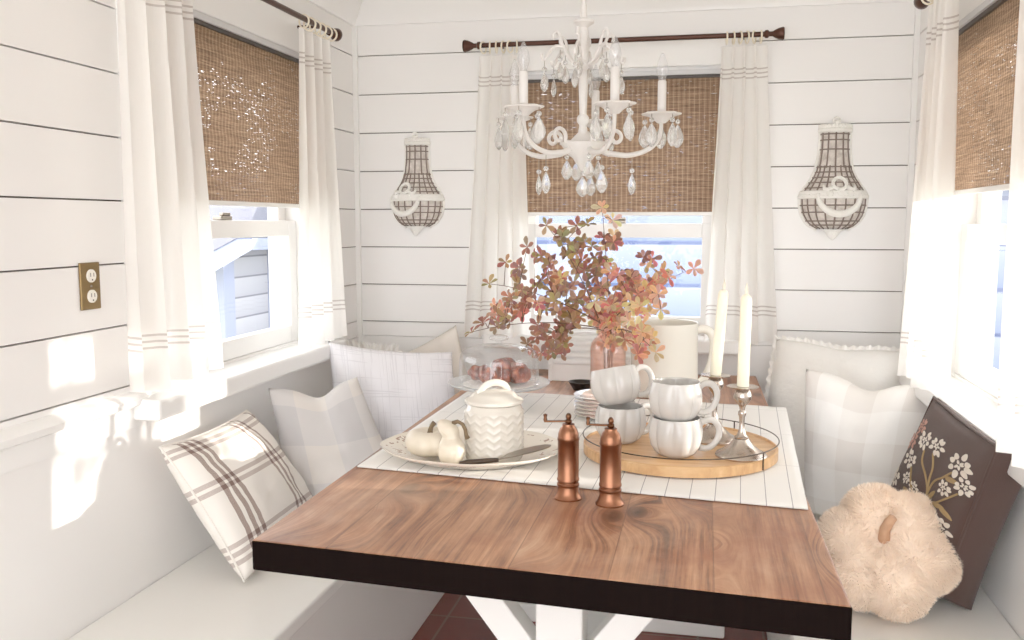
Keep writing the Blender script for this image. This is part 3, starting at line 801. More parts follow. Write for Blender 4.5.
# fuzzy pumpkin pillow
def fuzzy():
    c = ony(886, 545, 2.08); R = .143
    axis = (V((-.24, -.80, .66))).normalized()
    root_loc = V((c.x, c.y, ZS))
    root = thing('pumpkin_pillow', 'fuzzy peach pumpkin shaped pillow with a stem leaning on the brown cushion', 'pillow', root_loc)
    zax = axis; xax = V((0, 0, 1)).cross(zax).normalized(); yax = zax.cross(xax)
    m = Matrix((xax, yax, zax)).transposed().to_4x4(); m.translation = c - root_loc
    nl = 6
    def shape(th, ph):        # ph 0 = stem side pole
        lob = 1 - .19 * (1 - abs(math.cos(nl * th / 2 + .35)) ** .55) * math.sin(ph) ** .6
        r = R * math.sin(ph) ** .85 * lob if ph > 1e-4 and ph < PI - 1e-4 else 0
        z = .100 * math.cos(ph) - .035 * math.exp(-(math.sin(ph) / .28) ** 2) * (1 if math.cos(ph) > 0 else -1)
        z *= .6 + .4 * lob
        return V((r * math.cos(th), r * math.sin(th), z))
    mb = MB(); NU, NV = 72, 32
    mb.grid(lambda u, v: shape(u * 2 * PI, v * PI), NU, NV)
    mb.xf(m)
    zmin = min(v.z for v in mb.v); sh = Matrix.Translation((0, 0, -zmin + .004)); mb.xf(sh)
    mb.build('body', M['fur'], root, weld=True, angle=180)
    mm = sh @ m
    fu = MB(); rnd = random.Random(3)
    for i in range(26000):
        th = rnd.random() * 2 * PI; ph = math.acos(1 - 2 * rnd.random() * .86)
        p = shape(th, ph); e = 1e-3
        du = shape(th + e, ph) - p; dv = shape(th, ph + e) - p
        n = dv.cross(du)
        if n.length < 1e-12: continue
        n.normalize()
        if n.dot(p) < 0: n = -n
        tl = .009 + .006 * rnd.random()
        cl = V((noise.noise(p * 28), noise.noise(p * 28 + V((7, 0, 0))), noise.noise(p * 28 + V((0, 9, 0)))))
        d = (n + cl * 1.1 + V((rnd.uniform(-.35, .35), rnd.uniform(-.35, .35), rnd.uniform(-.35, .35)))).normalized()
        w = d.cross(V((rnd.uniform(-1, 1), rnd.uniform(-1, 1), rnd.uniform(-1, 1)))).normalized() * .0009
        d2 = (d + cl * .6 + V((0, -.2, 0))).normalized()
        a = len(fu.v)
        fu.v += [p - w - n * .001, p + w - n * .001, p + d * tl * .55 + w * .8, p + d * tl * .55 - w * .8, p + d * tl * .55 + d2 * tl * .5]
        fu.face((a, a + 1, a + 2, a + 3)); fu.face((a + 3, a + 2, a + 4))
    fu.xf(mm)
    for v in fu.v: v.z = max(v.z, .001)
    f = fu.build('fur', M['fur'], root, smooth=True, angle=180); f['kind'] = 'stuff'
    st = MB()
    st.tube([(0, 0, .045), (.001, .004, .075), (.004, .012, .098), (.012, .022, .115), (.020, .030, .124)], [.015, .012, .011, .0105, .009], 12).xf(mm)
    st.build('stem', M['furstem'], root, angle=180)['label'] = 'tan velvet stem'
fuzzy()

# ------------------------------------------------------------------ table things
def put(p): return V((p.x, p.y, ZR2))
# platter
pl_c = V((-.494, 1.935, ZR2))
def oval(prof, a, b, seg=64):
    mb = MB(); n = len(prof); 
    for (r, z) in prof:
        for k in range(seg):
            t = 2 * PI * k / seg; wob = 1 + .012 * math.sin(8 * t) * (r > .8)
            mb.v.append(V((a * r * math.cos(t) * wob, b * r * math.sin(t) * wob, z)))
    for i in range(n - 1):
        for k in range(seg): mb.face((i * seg + k, i * seg + (k + 1) % seg, (i + 1) * seg + (k + 1) % seg, (i + 1) * seg + k))
    mb.face(list(range(seg))[::-1]); mb.face([(n - 1) * seg + k for k in range(seg)])
    return mb
o = oval([(.60, 0.0), (.64, .0), (.74, .007), (.90, .018), (1.0, .026), (1.0, .029), (.90, .0215), (.72, .010), (.62, .005), (.2, .0045)], .202, .170).build('platter', M['platter'], loc=pl_c, angle=70)
tag(o, 'oval cream platter with brown floral rim on the runner', 'platter')
ZP = ZR2 + .0052
# little white pumpkin
pc = onz(428, 460, ZP + .004); pc = V((-.582, 1.905, ZP + .005))
pk = thing('mini_pumpkin', 'small white round pumpkin on the left end of the platter', 'pumpkin', pc)
def pumpk(R, H, n, dim=.25):
    prof = []
    for i in range(17):
        ph = PI * i / 16; r = R * max(1e-6, math.sin(ph)) ** .8; z = H * (.5 - .5 * math.cos(ph)) 
        z -= dim * H * math.exp(-(math.sin(ph) / .35) ** 2) * (1 if i > 8 else -.6)
        prof.append((r, z))
    return MB().lathe(prof, 60, rf=lambda t, z: 1 - .11 * (1 - abs(math.cos(n * t / 2)) ** .7))
mb = pumpk(.056, .064, 8); mz = min(v.z for v in mb.v); mb.xf(Matrix.Translation((0, 0, -mz + .0005)))
mb.build('flesh', M['pumpkin'], pk, angle=180)
MB().tube([(0, 0, .040), (.001, 0, .052), (.004, .001, .062), (.010, .002, .069)], [.008, .0055, .005, .006], 8).build('stem', M['stem'], pk)
# gourd : two ribbed bulbs lying up with a curled stem
gc = V((-.518, 1.850, ZP))
gd = thing('gourd', 'white two-bulb gourd with curled stem between the pumpkin and the jar', 'gourd', gc)
mb = MB()
rib = lambda t, z: 1 - .055 * (1 - abs(math.cos(4 * t)) ** .7)
prof = [(1e-5, .002), (.016, .0), (.027, .008), (.033, .022), (.0335, .034), (.030, .047), (.024, .057), (.0205, .063), (.0215, .069), (.0245, .077), (.024, .087), (.018, .096), (.009, .101), (1e-5, .102)]
prof2 = []
for i in range(len(prof) - 1):
    for q in range(3): f = q / 3; prof2.append((prof[i][0] * (1 - f) + prof[i + 1][0] * f, prof[i][1] * (1 - f) + prof[i + 1][1] * f))
prof2.append(prof[-1])
mb.lathe(prof2, 60, rf=rib)
for v in mb.v: v.x += 1.8 * (max(0, v.z - .045)) ** 2 * -4 ; v.y += .25 * max(0, v.z - .05)
mb.build('flesh', M['pumpkin'], gd, angle=180)
MB().tube([(.0, .012, .094), (.012, .012, .099), (.024, .010, .094), (.032, .006, .082), (.036, .0, .070), (.040, -.004, .064)], [.006, .005, .0045, .0045, .005, .0065], 8).build('stem', M['stem'], gd)
gd.scale = (.9, .9, .9)
# lidded jar
jc = V((-.443, 1.925, ZP))
jr = thing('cookie_jar', 'white embossed lidded ceramic jar on the platter', 'jar', jc)
mb = MB(); NU, NV = 196, 84
R0 = .0635; H0 = .118
def jf(u, v):
    t = u * 2 * PI; z = v * H0
    r = R0 * (1 - .10 * max(0, v - .88) / .12 - .04 * max(0, .06 - v) / .06)
    if .06 < v < .9:
        tri = abs(((u * 14) % 1) * 2 - 1)
        ridge = math.sin((z / .0085 + tri * 1.1) * PI * 1.0)
        r += .0016 * max(0, ridge) ** .7
    return V((r * math.cos(t), r * math.sin(t), z))
mb.grid(jf, NU, NV)
mb.lathe([(.0571, H0), (.053, H0 + .002), (.050, H0 - .01), (1e-5, H0 - .012)], 48)
mb.lathe([(1e-5, 0.0003), (R0 * .96, .0003)], 48)
mb.build('body', M['porcelain'], jr, weld=True, angle=60)
ld = MB().lathe([(.060, H0 + .0025), (.0635, H0 + .004), (.0635, H0 + .010), (.060, H0 + .013), (.052, H0 + .016), (.049, H0 + .021), (.044, H0 + .025), (.030, H0 + .030), (1e-5, H0 + .032)], 56).build('lid', M['porcelain'], jr)
hp = []
for i in range(15):
    t = PI * i / 14; hp.append((-.034 * math.cos(t), 0, H0 + .024 + .022 * math.sin(t)))
MB().tube(hp, .0048, 10, flat=1.6).xf(Matrix.Rotation(.75, 4, 'Z')).build('handle', M['porcelain'], ld)
# server knife lying on the platter
kn = thing('cheese_server', 'antique steel spreader knife with dark handle resting on the platter rim', 'knife', V((-.40, 1.855, ZR2 + .022)))
kb = kn.location
A_, B_ = V((-.488, 1.800, ZR2 + .021)) - kb, V((-.412, 1.830, ZR2 + .0245)) - kb
MB().tube([A_, A_.lerp(B_, .25), A_.lerp(B_, .8), B_], [.0035, .006, .0055, .0042], 10).build('handle', M['wire'], kn)
mb = MB(); d = (V((-.318, 1.925, ZR2 + .036)) - kb) - B_
dx = d.normalized(); sd = V((-dx.y, dx.x, 0)).normalized()
out = [(0, .004), (.1, .005), (.25, .016), (.55, .022), (.8, .020), (.95, .012), (1, .002)]
top = [B_ + d * a + sd * w for a, w in out] + [B_ + d * a - sd * w * .55 for a, w in reversed(out)]
for dz in (-.0012, .0012): mb.v += [p + V((0, 0, dz + .001)) for p in top]
n = len(top); mb.face(list(range(n))[::-1]); mb.face([n + i for i in range(n)])
for i in range(n): mb.face((i, (i + 1) % n, n + (i + 1) % n, n + i))
mb.build('blade', M['steel'], kn, smooth=False)
# pepper / salt mills
def mill(p, label, rz):
    r = thing('spice_mill', label, 'spice mill', p, rz, 'copper mills')
    MB().lathe([(.0270, 0), (.0272, .003), (.0235, .008), (.0205, .016), (.0200, .024), (.0212, .0255), (.0212, .029), (.0198, .0305), (.0198, .034), (.0212, .0355), (.0212, .039), (.0200, .041), (.0200, .112), (.0208, .113), (.0208, .116), (.0198, .117), (.0193, .125), (.0160, .134), (.0118, .139), (.0115, .143), (.0001, .1435)], 36).build('body', M['copper'], r)
    MB().lathe([(.0045, .1436), (.0065, .146), (.0065, .150), (.004, .152), (.0055, .155), (.0055, .159), (.003, .163), (.0001, .164)], 18).build('finial', M['brass_dk'], r)
    c = MB().bar((-.003, 0, .148), (-.046, 0, .147), .007, .0035).build('crank', M['brass_dk'], r, smooth=False, bevel=.001)
    MB().lathe([(.0035, .1475), (.004, .151), (.003, .154), (.0042, .160), (.0001, .162)], 12, (-.0435, 0, 0)).build('crank_knob', M['brass_dk'], c)
m1 = V((-.243, 1.695, ZT + .0002)); m2 = V((-.163, 1.685, ZT + .0002))
mill(onz(568, 498, ZT + .0002), 'left of the two copper mills with a crank handle', .12)
mill(onz(610, 504, ZT + .0002), 'right of the two copper mills with a crank handle', -.15)
# tray
tc = V((-.050, 2.060, ZR2)); TR_ = .213
ty = thing('serving_tray', 'round wooden tray with thin metal gallery rail on the runner', 'tray', tc)
MB().lathe([(TR_ - .010, 0), (TR_, .003), (TR_, .023), (TR_ - .004, .025), (TR_ - .006, .020), (1e-5, .020)], 96).build('tray_base', M['traywood'], ty, angle=30)
MB().ring((0, 0, .041), TR_ + .001, .0014, 'z', 96, 6).build('gallery_rail', M['wire'], ty)
for i in range(4):
    a = i * PI / 2 - .62
    MB().tube([((TR_ + .001) * math.cos(a), (TR_ + .001) * math.sin(a), .004), ((TR_ + .001) * math.cos(a), (TR_ + .001) * math.sin(a), .041)], .0018, 6).build('rail_post', M['wire'], ty)
ZTR = ZR2 + .0203
# mugs
def mug(R=.0575, H=.082):
    root = bpy.data.objects.new('pumpkin_mug', None); COL.objects.link(root)
    mb = MB(); rib = lambda amt: (lambda t, z: 1 - amt * (1 - abs(math.cos(4 * t)) ** .7) * math.sin(PI * min(1, max(0, z / H))) ** .5)
    prof = [(1e-5, .001), (.50, 0), (.58, .004), (.78, .11), (.94, .29), (1.01, .50), (1.0, .70), (.945, .87), (.90, .965), (.885, .995), (.86, 1.0), (.85, .985), (.88, .85), (.93, .6), (.9, .3), (.6, .07), (1e-5, .06)]
    p2 = []
    for i in range(len(prof) - 1):
        for q in range(3): f = q / 3; p2.append(((prof[i][0] * (1 - f) + prof[i + 1][0] * f) * R, (prof[i][1] * (1 - f) + prof[i + 1][1] * f) * H))
    p2.append((1e-5, .06 * H))
    mb.lathe(p2, 108, rf=rib(.14)); mb.build('cup', M['mug'], root, angle=180)
    hp = [(R * .90, 0, H * .80), (R * 1.12, 0, H * .90), (R * 1.42, 0, H * .88), (R * 1.62, 0, H * .70), (R * 1.62, 0, H * .46), (R * 1.42, 0, H * .24), (R * 1.15, 0, H * .15), (R * .88, 0, H * .18)]
    fine = []
    for i in range(len(hp) - 1):
        for q in range(4):
            p0 = V(hp[max(i - 1, 0)]); p1 = V(hp[i]); p2_ = V(hp[i + 1]); p3 = V(hp[min(i + 2, len(hp) - 1)]); t = q / 4
            fine.append(.5 * ((2 * p1) + (p2_ - p0) * t + (2 * p0 - 5 * p1 + 4 * p2_ - p3) * t * t + (3 * p1 - p0 - 3 * p2_ + p3) * t ** 3))
    fine.append(V(hp[-1]))
    MB().tube(fine, .0056, 12, flat=1.25).build('handle', M['mug'], root, angle=180)
    return root
MUGH = .077
proto = mug()
specs = [(V((-.055, 1.965, ZTR)), (0, 0, .30), 'pale grey pumpkin shaped mug at the bottom of the front stack'),
         (V((-.057, 1.965, ZTR + MUGH)), (0, 0, .42), 'pale grey pumpkin shaped mug on top of the front stack'),
         (V((-.182, 2.065, ZTR)), (0, 0, .75), 'pale grey pumpkin shaped mug under the tilted one'),
         (V((-.186, 2.065, ZTR + MUGH + .008)), tuple((Matrix.Rotation(-.17, 3, 'X') @ Matrix.Rotation(-.20, 3, 'Y') @ Matrix.Rotation(.55, 3, 'Z')).to_euler()), 'pale grey pumpkin shaped mug tilted on top of the left stack')]
for i, (p, r, lb) in enumerate(specs):
    o = proto if i == 0 else copy_tree(proto)
    o.location = p; o.rotation_euler = r; tag(o, lb, 'mug', 'pumpkin mugs on the tray')
# candlesticks + candles
def stick():
    root = bpy.data.objects.new('candlestick', None); COL.objects.link(root)
    MB().lathe([(.054, 0), (.0545, .003), (.052, .007), (.040, .013), (.026, .024), (.018, .034), (.0165, .038), (.0001, .0385)], 40).build('base', M['silver'], root)
    MB().lathe([(.0145, .0386), (.0150, .042), (.010, .046), (.0065, .056), (.0055, .070), (.0060, .084), (.0085, .090), (.0085, .095), (.0055, .099), (.0065, .106), (.0085, .110), (.0140, .116), (.0185, .124), (.0190, .131), (.0165, .139), (.0130, .1445), (.0001, .145)], 30).build('stem', M['silver'], root)
    MB().lathe([(.012, .1455), (.031, .1475), (.033, .150), (.031, .1505), (.013, .1495), (.0001, .1492)], 36, rf=lambda t, z: 1 + (.04 * math.cos(8 * t))).build('drip_pan', M['silver'], root)
    return root
s0 = stick(); s1 = copy_tree(s0)
s0.location = onz(741, 456, ZTR); s1.location = onz(714, 440, ZTR); s1.rotation_euler = (0, 0, .4)
tag(s0, 'pewter candlestick at the front right of the tray', 'candlestick', 'pewter candlesticks'); tag(s1, 'pewter candlestick behind the mugs, further back on the tray', 'candlestick', 'pewter candlesticks')
def candle():
    root = bpy.data.objects.new('taper_candle', None); COL.objects.link(root)
    MB().lathe([(.0118, 0), (.0125, .002), (.0122, .10), (.0116, .183), (.0095, .190), (.005, .194), (.0001, .195)], 24).build('wax', M['wax'], root)
    MB().lathe([(.0022, .193), (.004, .199), (.0034, .206), (.0016, .214), (.0001, .219)], 10).build('wick', M['wick'], root)
    return root
c0 = candle(); c1 = copy_tree(c0)
c0.location = s0.location + V((0, 0, .1500)); c1.location = s1.location + V((0, 0, .1500)); c0.rotation_euler = (0, .012, 0); c1.rotation_euler = (0, .07, 0)
tag(c0, 'ivory taper candle in the front right candlestick', 'candle', 'ivory taper candles'); tag(c1, 'ivory taper candle leaning slightly in the rear candlestick', 'candle', 'ivory taper candles')
# plates
pp = V((-.256, 2.42, ZR2))
pm = MB().lathe([(.045, 0), (.050, .001), (.066, .006), (.080, .0095), (.081, .0115), (.079, .0118), (.062, .0085), (.048, .004), (.0001, .0035)], 56)
p0 = None
names = ['lowest white saucer of the stack beside the mugs', 'second white saucer from the bottom of the stack', 'third white saucer from the bottom of the stack', 'fourth white saucer from the bottom of the stack', 'fifth white saucer from the bottom, just under the top one', 'top white saucer of the stack in front of the vase']
for i in range(6):
    o = pm.build('saucer', M['porcelain']) if i == 0 else p0.copy()
    if i == 0: p0 = o
    else: COL.objects.link(o)
    o.location = pp + V((.001 * math.sin(i * 2), .001 * math.cos(i * 3), i * .0098)); tag(o, names[i], 'saucer', 'stacked white saucers')
# vase
vc = V((-.272, 2.62, ZR2))
tb = ZT + .0005
vc = V((-.273, 2.665, ZT + .004))
vs = MB().lathe([(.0001, .001), (.046, .0), (.050, .004), (.051, .02), (.052, .155), (.049, .172), (.040, .184), (.032, .190), (.031, .204), (.034, .209), (.032, .210), (.029, .204), (.029, .190), (.038, .182), (.047, .170), (.050, .154), (.049, .02), (.0001, .006)], 48).build('vase', M['pinkglass'], loc=vc)
vs.location.z = ZT + .0005
tag(vs, 'blush pink glass bottle vase holding the autumn branches', 'vase')
# pitcher
pic = V((-.118, 2.825, ZT + .0006))
pi = thing('pitcher', 'tall cream white pitcher behind the mugs', 'pitcher', pic)
PH = .218; PR = .102
MB().lathe([(.0001, .001), (PR, 0), (PR + .002, .004), (PR, .010), (PR * .985, .10), (PR * .96, PH - .01), (PR * .985, PH - .004), (PR * .98, PH), (PR * .94, PH - .001), (PR * .93, PH - .012), (PR * .95, .10), (PR * .95, .01), (.0001, .008)], 64,
    rf=lambda t, z: 1 + (.12 * max(0, math.cos(t - PI)) ** 8 * max(0, (z - .13) / .075))).build('body', M['pitcher'], pi)
hp = []
for p in [(.086, .186), (.108, .190), (.130, .180), (.140, .150), (.138, .110), (.128, .070), (.110, .038), (.090, .026)]: hp.append(V((p[0] * 1.06, 0, p[1] * 1.04)))
fine = []
for i in range(len(hp) - 1):
    for q in range(4):
        a, b, c_, d_ = hp[max(i - 1, 0)], hp[i], hp[i + 1], hp[min(i + 2, len(hp) - 1)]; t = q / 4
        fine.append(.5 * (2 * b + (c_ - a) * t + (2 * a - 5 * b + 4 * c_ - d_) * t * t + (3 * b - a - 3 * c_ + d_) * t ** 3))
fine.append(hp[-1])
MB().tube(fine, .0095, 12, flat=1.4).xf(Matrix.Rotation(.15, 4, 'Z')).build('handle', M['pitcher'], pi, angle=180)
# cake stand + dome + pastries
cc = ony(499, 384, 2.52); cc = V((cc.x, cc.y, 0)); PZ = ony(499, 384, 2.52).z
hz = PZ - ZR2
cs = thing('cake_stand', 'clear glass footed cake plate behind the white jar', 'cake stand', V((cc.x, cc.y, ZR2)))
MB().lathe([(.058, 0), (.060, .003), (.030, .010), (.015, .018), (.014, hz - .014), (.030, hz - .008)], 40).build('foot', M['cakeglass'], cs)
MB().lathe([(.0001, hz - .008), (.100, hz - .007), (.130, hz - .003), (.143, hz + .004), (.144, hz + .008), (.141, hz + .008), (.128, hz + .002), (.100, hz), (.0001, hz)], 72, rf=lambda t, z: 1 + .006 * math.cos(24 * t)).build('plate', M['cakeglass'], cs)
MB().lathe([(.0001, hz + .0004), (.085, hz + .0004), (.102, hz + .0006), (.102, hz + .0020), (.085, hz + .0016), (.0001, hz + .0016)], 56, rf=lambda t, z: 1 + .02 * math.cos(30 * t)).build('doily', M['whitefab'], cs)
dm = thing('glass_dome', 'clear glass dome lid with knob covering the pastries', 'dome', V((cc.x, cc.y, PZ + .0032)))
MB().lathe([(.114, 0), (.115, .002), (.113, .004), (.112, .062), (.110, .078), (.104, .090), (.092, .098), (.060, .106), (.020, .111), (.0001, .112)], 64, cap=False).build('bell', M['dome'], dm)
MB().lathe([(.010, .1125), (.008, .117), (.012, .121), (.026, .124), (.028, .129), (.024, .134), (.012, .137), (.0001, .138)], 32).build('knob', M['dome'], dm)
rnd = random.Random(11)
pn = ['glazed pastry at the left under the glass dome', 'glazed pastry at the back under the glass dome', 'glazed pastry at the right under the glass dome, catching the sun', 'glazed pastry in front under the glass dome', 'glazed pastry on top of the pile under the dome']
for i, (dx_, dy_, dz_, r_) in enumerate([(-.050, .005, 0, .037), (.0, .044, 0, .037), (.050, .005, 0, .042), (.0, -.040, 0, .038), (.012, .005, .026, .036)]):
    mb = MB(); mb.ball((0, 0, 0), r_, 32, 20, (1.15, .85, .62))
    for v in mb.v:
        q = v * 40; d = noise.noise(q + V((i * 9, 0, 0))) * .006 + .004 * math.sin(v.x * 220 + i) ; v += v.normalized() * d
    zm = min(v.z for v in mb.v)
    mb.xf(Matrix.Rotation(i * 1.1, 4, 'Z') @ Matrix.Translation((0, 0, -zm)))
    o = mb.build('pastry', M['pastry'], loc=V((cc.x + dx_, cc.y + dy_, PZ + .0022 + dz_)), angle=180)
    tag(o, pn[i], 'pastry', 'pastries under the dome')
# roll top bread box at the back of the table and the black bowl
bb = thing('bread_box', 'white slatted roll-top bread box at the back of the table behind the vase', 'bread box', V((-.33, 3.06, ZT + .0005)))
W_ = .17
poly = [(-.09, 0), (.09, 0), (.09, .165), (.03, .165)]
mb = MB()
prof = [(-.085, 0), (-.085, .055), (-.080, .058), (-.070, .085), (-.052, .115), (-.028, .138), (0, .152), (.04, .158), (.09, .158), (.09, 0)]
mb.prism(prof, (2 * W_ - .02, 0, 0), (-W_ + .01, 0, 0), V((0, 1, 0)), V((0, 0, 1))); mb.build('box', M['trim'], bb, smooth=False, bevel=.002)
sl = MB()
arc = [(-.084, .062), (-.0745, .083), (-.064, .102), (-.050, .120), (-.032, .136), (-.008, .150), (.02, .158)]
for (y, z) in arc: sl.tube([(-W_ + .016, y, z), (W_ - .016, y, z)], .0075, 8)
sl.build('roll_top', M['trim'], bb, angle=180)
for s in (-1, 1):
    q = MB().prism([(y * 1.06, z * 1.04 if z else 0) for y, z in prof], (.011, 0, 0), (s * (W_ - .0055) - .0055, 0, 0), V((0, 1, 0)), V((0, 0, 1))).build('side_panel', M['trim'], bb, smooth=False)
bl = MB().lathe([(.0001, 0), (.025, 0), (.027, .004), (.032, .012), (.040, .024), (.041, .026), (.039, .026), (.030, .013), (.024, .006), (.0001, .005)], 40).build('bowl', M['blackw'], loc=V((-.372, 2.83, ZT + .0006)))
tag(bl, 'small black bowl half hidden behind the pink vase', 'bowl')

# ------------------------------------------------------------------ autumn branches
def branches():
    Z = lambda a, b: (460 + a / 3.938, 200 + b / 3.938)
    groups = {
     'autumn branch rising straight up to the tallest tip of the bouquet': [(560, 30), (600, 80), (565, 150), (590, 250), (530, 230), (580, 170), (560, 350), (545, 300), (610, 165)],
     'autumn branch leaning up and left with dusky olive leaves': [(340, 100), (400, 150), (425, 210), (490, 165), (460, 100), (500, 95), (500, 280), (440, 190), (520, 360), (480, 240)],
     'autumn branch reaching left past the back window curtain': [(115, 330), (180, 245), (265, 185), (240, 290), (300, 225), (230, 330), (320, 320), (390, 300), (350, 265), (430, 350), (460, 390), (380, 350)],
     'autumn branch drooping far left over the glass dome': [(45, 520), (90, 485), (150, 450), (130, 440), (180, 460), (200, 390), (240, 440), (270, 390), (300, 400), (380, 390), (420, 430), (470, 460), (170, 480), (330, 420), (250, 410)],
     'autumn branch hanging low beside the dome': [(265, 570), (300, 540), (330, 510), (390, 500), (370, 550), (410, 560), (380, 600), (350, 600), (450, 470), (400, 530), (290, 590), (430, 500)],
     'autumn branch with the pink leaf at the far right tip': [(920, 270), (860, 265), (820, 300), (770, 330), (740, 250), (700, 330), (680, 320), (640, 360), (800, 280), (600, 410)],
     'autumn branch spreading right in front of the window': [(790, 430), (760, 370), (720, 440), (700, 370), (640, 400), (670, 300), (620, 300), (780, 370), (690, 420), (600, 440), (740, 400), (730, 340)],
     'autumn branch drooping low right over the pitcher': [(770, 600), (740, 560), (690, 500), (630, 490), (650, 560), (700, 600), (670, 540), (600, 500), (760, 540), (720, 520)],
     'autumn branch of tightly packed leaves at the vase mouth': [(560, 430), (520, 440), (600, 430), (560, 500), (530, 400), (580, 390), (600, 560), (540, 470), (640, 450), (500, 410), (570, 460)],
    }
    rnd = random.Random(5)
    olive = [srgb(166, 142, 98), srgb(178, 152, 110), srgb(154, 120, 102), srgb(174, 132, 110)]
    rust = [srgb(182, 130, 106), srgb(164, 112, 98), srgb(194, 146, 118), srgb(150, 104, 94)]
    pink = [srgb(222, 158, 138), srgb(226, 174, 146), srgb(210, 128, 118), srgb(212, 176, 132)]
    cream = [srgb(232, 200, 150), srgb(226, 190, 148), srgb(240, 210, 172)]
    mouth = V((vc.x, vc.y, ZT + .208))
    for gi, (lab, pts) in enumerate(groups.items()):
        root_loc = V((vc.x + .02 * math.cos(gi * 2.4), vc.y + .02 * math.sin(gi * 2.4), ZT + .012))
        root = thing('leafy_branch', lab, 'branch', root_loc, group='autumn branches in the pink vase')
        lf, st = MB(), MB()
        ys = -.08 + .16 * rnd.random()
        if gi == 4: ys = .03
        if gi == 7: ys = -.13
        if gi == 3: ys = -.02
        P3 = []
        mdist = lambda q: math.hypot(q[0] - 550, q[1] - 505)
        far = max(mdist(q) for q in pts)
        for q in sorted(pts, key=mdist):
            r = mdist(q) / far
            y = vc.y + ys * r + rnd.uniform(-.045, .045)
            P3.append(ony(*Z(*q), y))
        inside = [V(root_loc), V((vc.x + .012 * math.cos(gi * 2.4 + 2), vc.y + .012 * math.sin(gi * 2.4 + 2), ZT + .10)), mouth + V((.016 * math.cos(gi * 2.4 + 1), .016 * math.sin(gi * 2.4 + 1), 0))]
        tip = P3[-1]
        lift = V((0, 0, .05))
        curve = inside[:]
        for q in range(1, 9):
            t = q / 8; c0_ = mouth + lift * 1.2
            curve.append((1 - t) ** 2 * inside[2] + 2 * t * (1 - t) * (c0_ * .5 + tip * .5 + lift * .4) + t * t * tip)
        st.tube([p - root_loc for p in curve], [.0024 - .0016 * i / (len(curve) - 1) for i in range(len(curve))], 6)
        for ci, p in enumerate(P3):
            near = min(curve[2:], key=lambda c: (c - p).length)
            if (near - p).length > .004:
                md = (near + p) / 2 + V((0, 0, .008))
                st.tube([near - root_loc, md - root_loc, p - root_loc], [.0013, .0011, .0009], 5)
            u_ = (p.x - mouth.x)
            tipn = ci >= len(P3) - 3
            pal = olive + rust[:2] if (u_ < -.02 and rnd.random() < .72) or gi in (1,) else (rust + pink if rnd.random() < .55 else pink + cream)
            if gi == 5 and tipn: pal = pink[:3]
            if gi == 0 and ci >= len(P3) - 2: pal = cream
            if gi in (7, 8): pal = pink + cream + rust[:1]
            subs = 1 if tipn else 3
            for sb in range(subs):
                c = p + (V((rnd.uniform(-.02, .02), rnd.uniform(-.03, .03), rnd.uniform(-.018, .018))) if sb else V((0, 0, 0)))
                ax = V((rnd.uniform(-.6, .6) + u_ * 1.2, -1 + rnd.uniform(-.2, .7), rnd.uniform(-.2, .9))).normalized()
                x_ = ax.cross(V((0, 0, 1))).normalized(); y_ = x_.cross(ax)
                nleaf = rnd.choice((5, 5, 6)); a0 = rnd.random() * 6; base_c = rnd.choice(pal)
                for li in range(nleaf):
                    a = a0 + li * 2 * PI / nleaf + rnd.uniform(-.2, .2); L = rnd.uniform(.022, .034); W = L * rnd.uniform(.22, .28); up = rnd.uniform(.05, .6)
                    d = (x_ * math.cos(a) + y_ * math.sin(a)) * math.cos(up) + ax * math.sin(up)
                    w = d.cross(ax).normalized(); nn = w.cross(d).normalized()
                    col = [min(1, cc_ * rnd.uniform(.95, 1.45)) for cc_ in (base_c if rnd.random() < .7 else rnd.choice(pal))[:3]] + [1]
                    i0 = len(lf.v)
                    rows = [(0.0, .06), (.25, .38), (.5, .85), (.75, 1.0), (.92, .6), (1.0, .04)]
                    for (f, wd) in rows:
                        q = c + d * (L * f) - nn * (.15 * L * f * f) - root_loc
                        for sgn in (-1, 0, 1):
                            lf.v.append(q + w * (W * wd * sgn) + nn * (abs(sgn) * W * wd * .3))
                            k_ = .82 if sgn == 0 else 1
                            lf.colr[len(lf.v) - 1] = (col[0] * k_, col[1] * k_, col[2] * k_, 1)
                    for r_ in range(len(rows) - 1):
                        for s_ in (0, 1):
                            b = i0 + r_ * 3 + s_; lf.face((b, b + 1, b + 4, b + 3))
        st.build('stem', M['soft'], root, angle=180)
        lf.build('leaves', M['leaf'], root, angle=180)
branches()

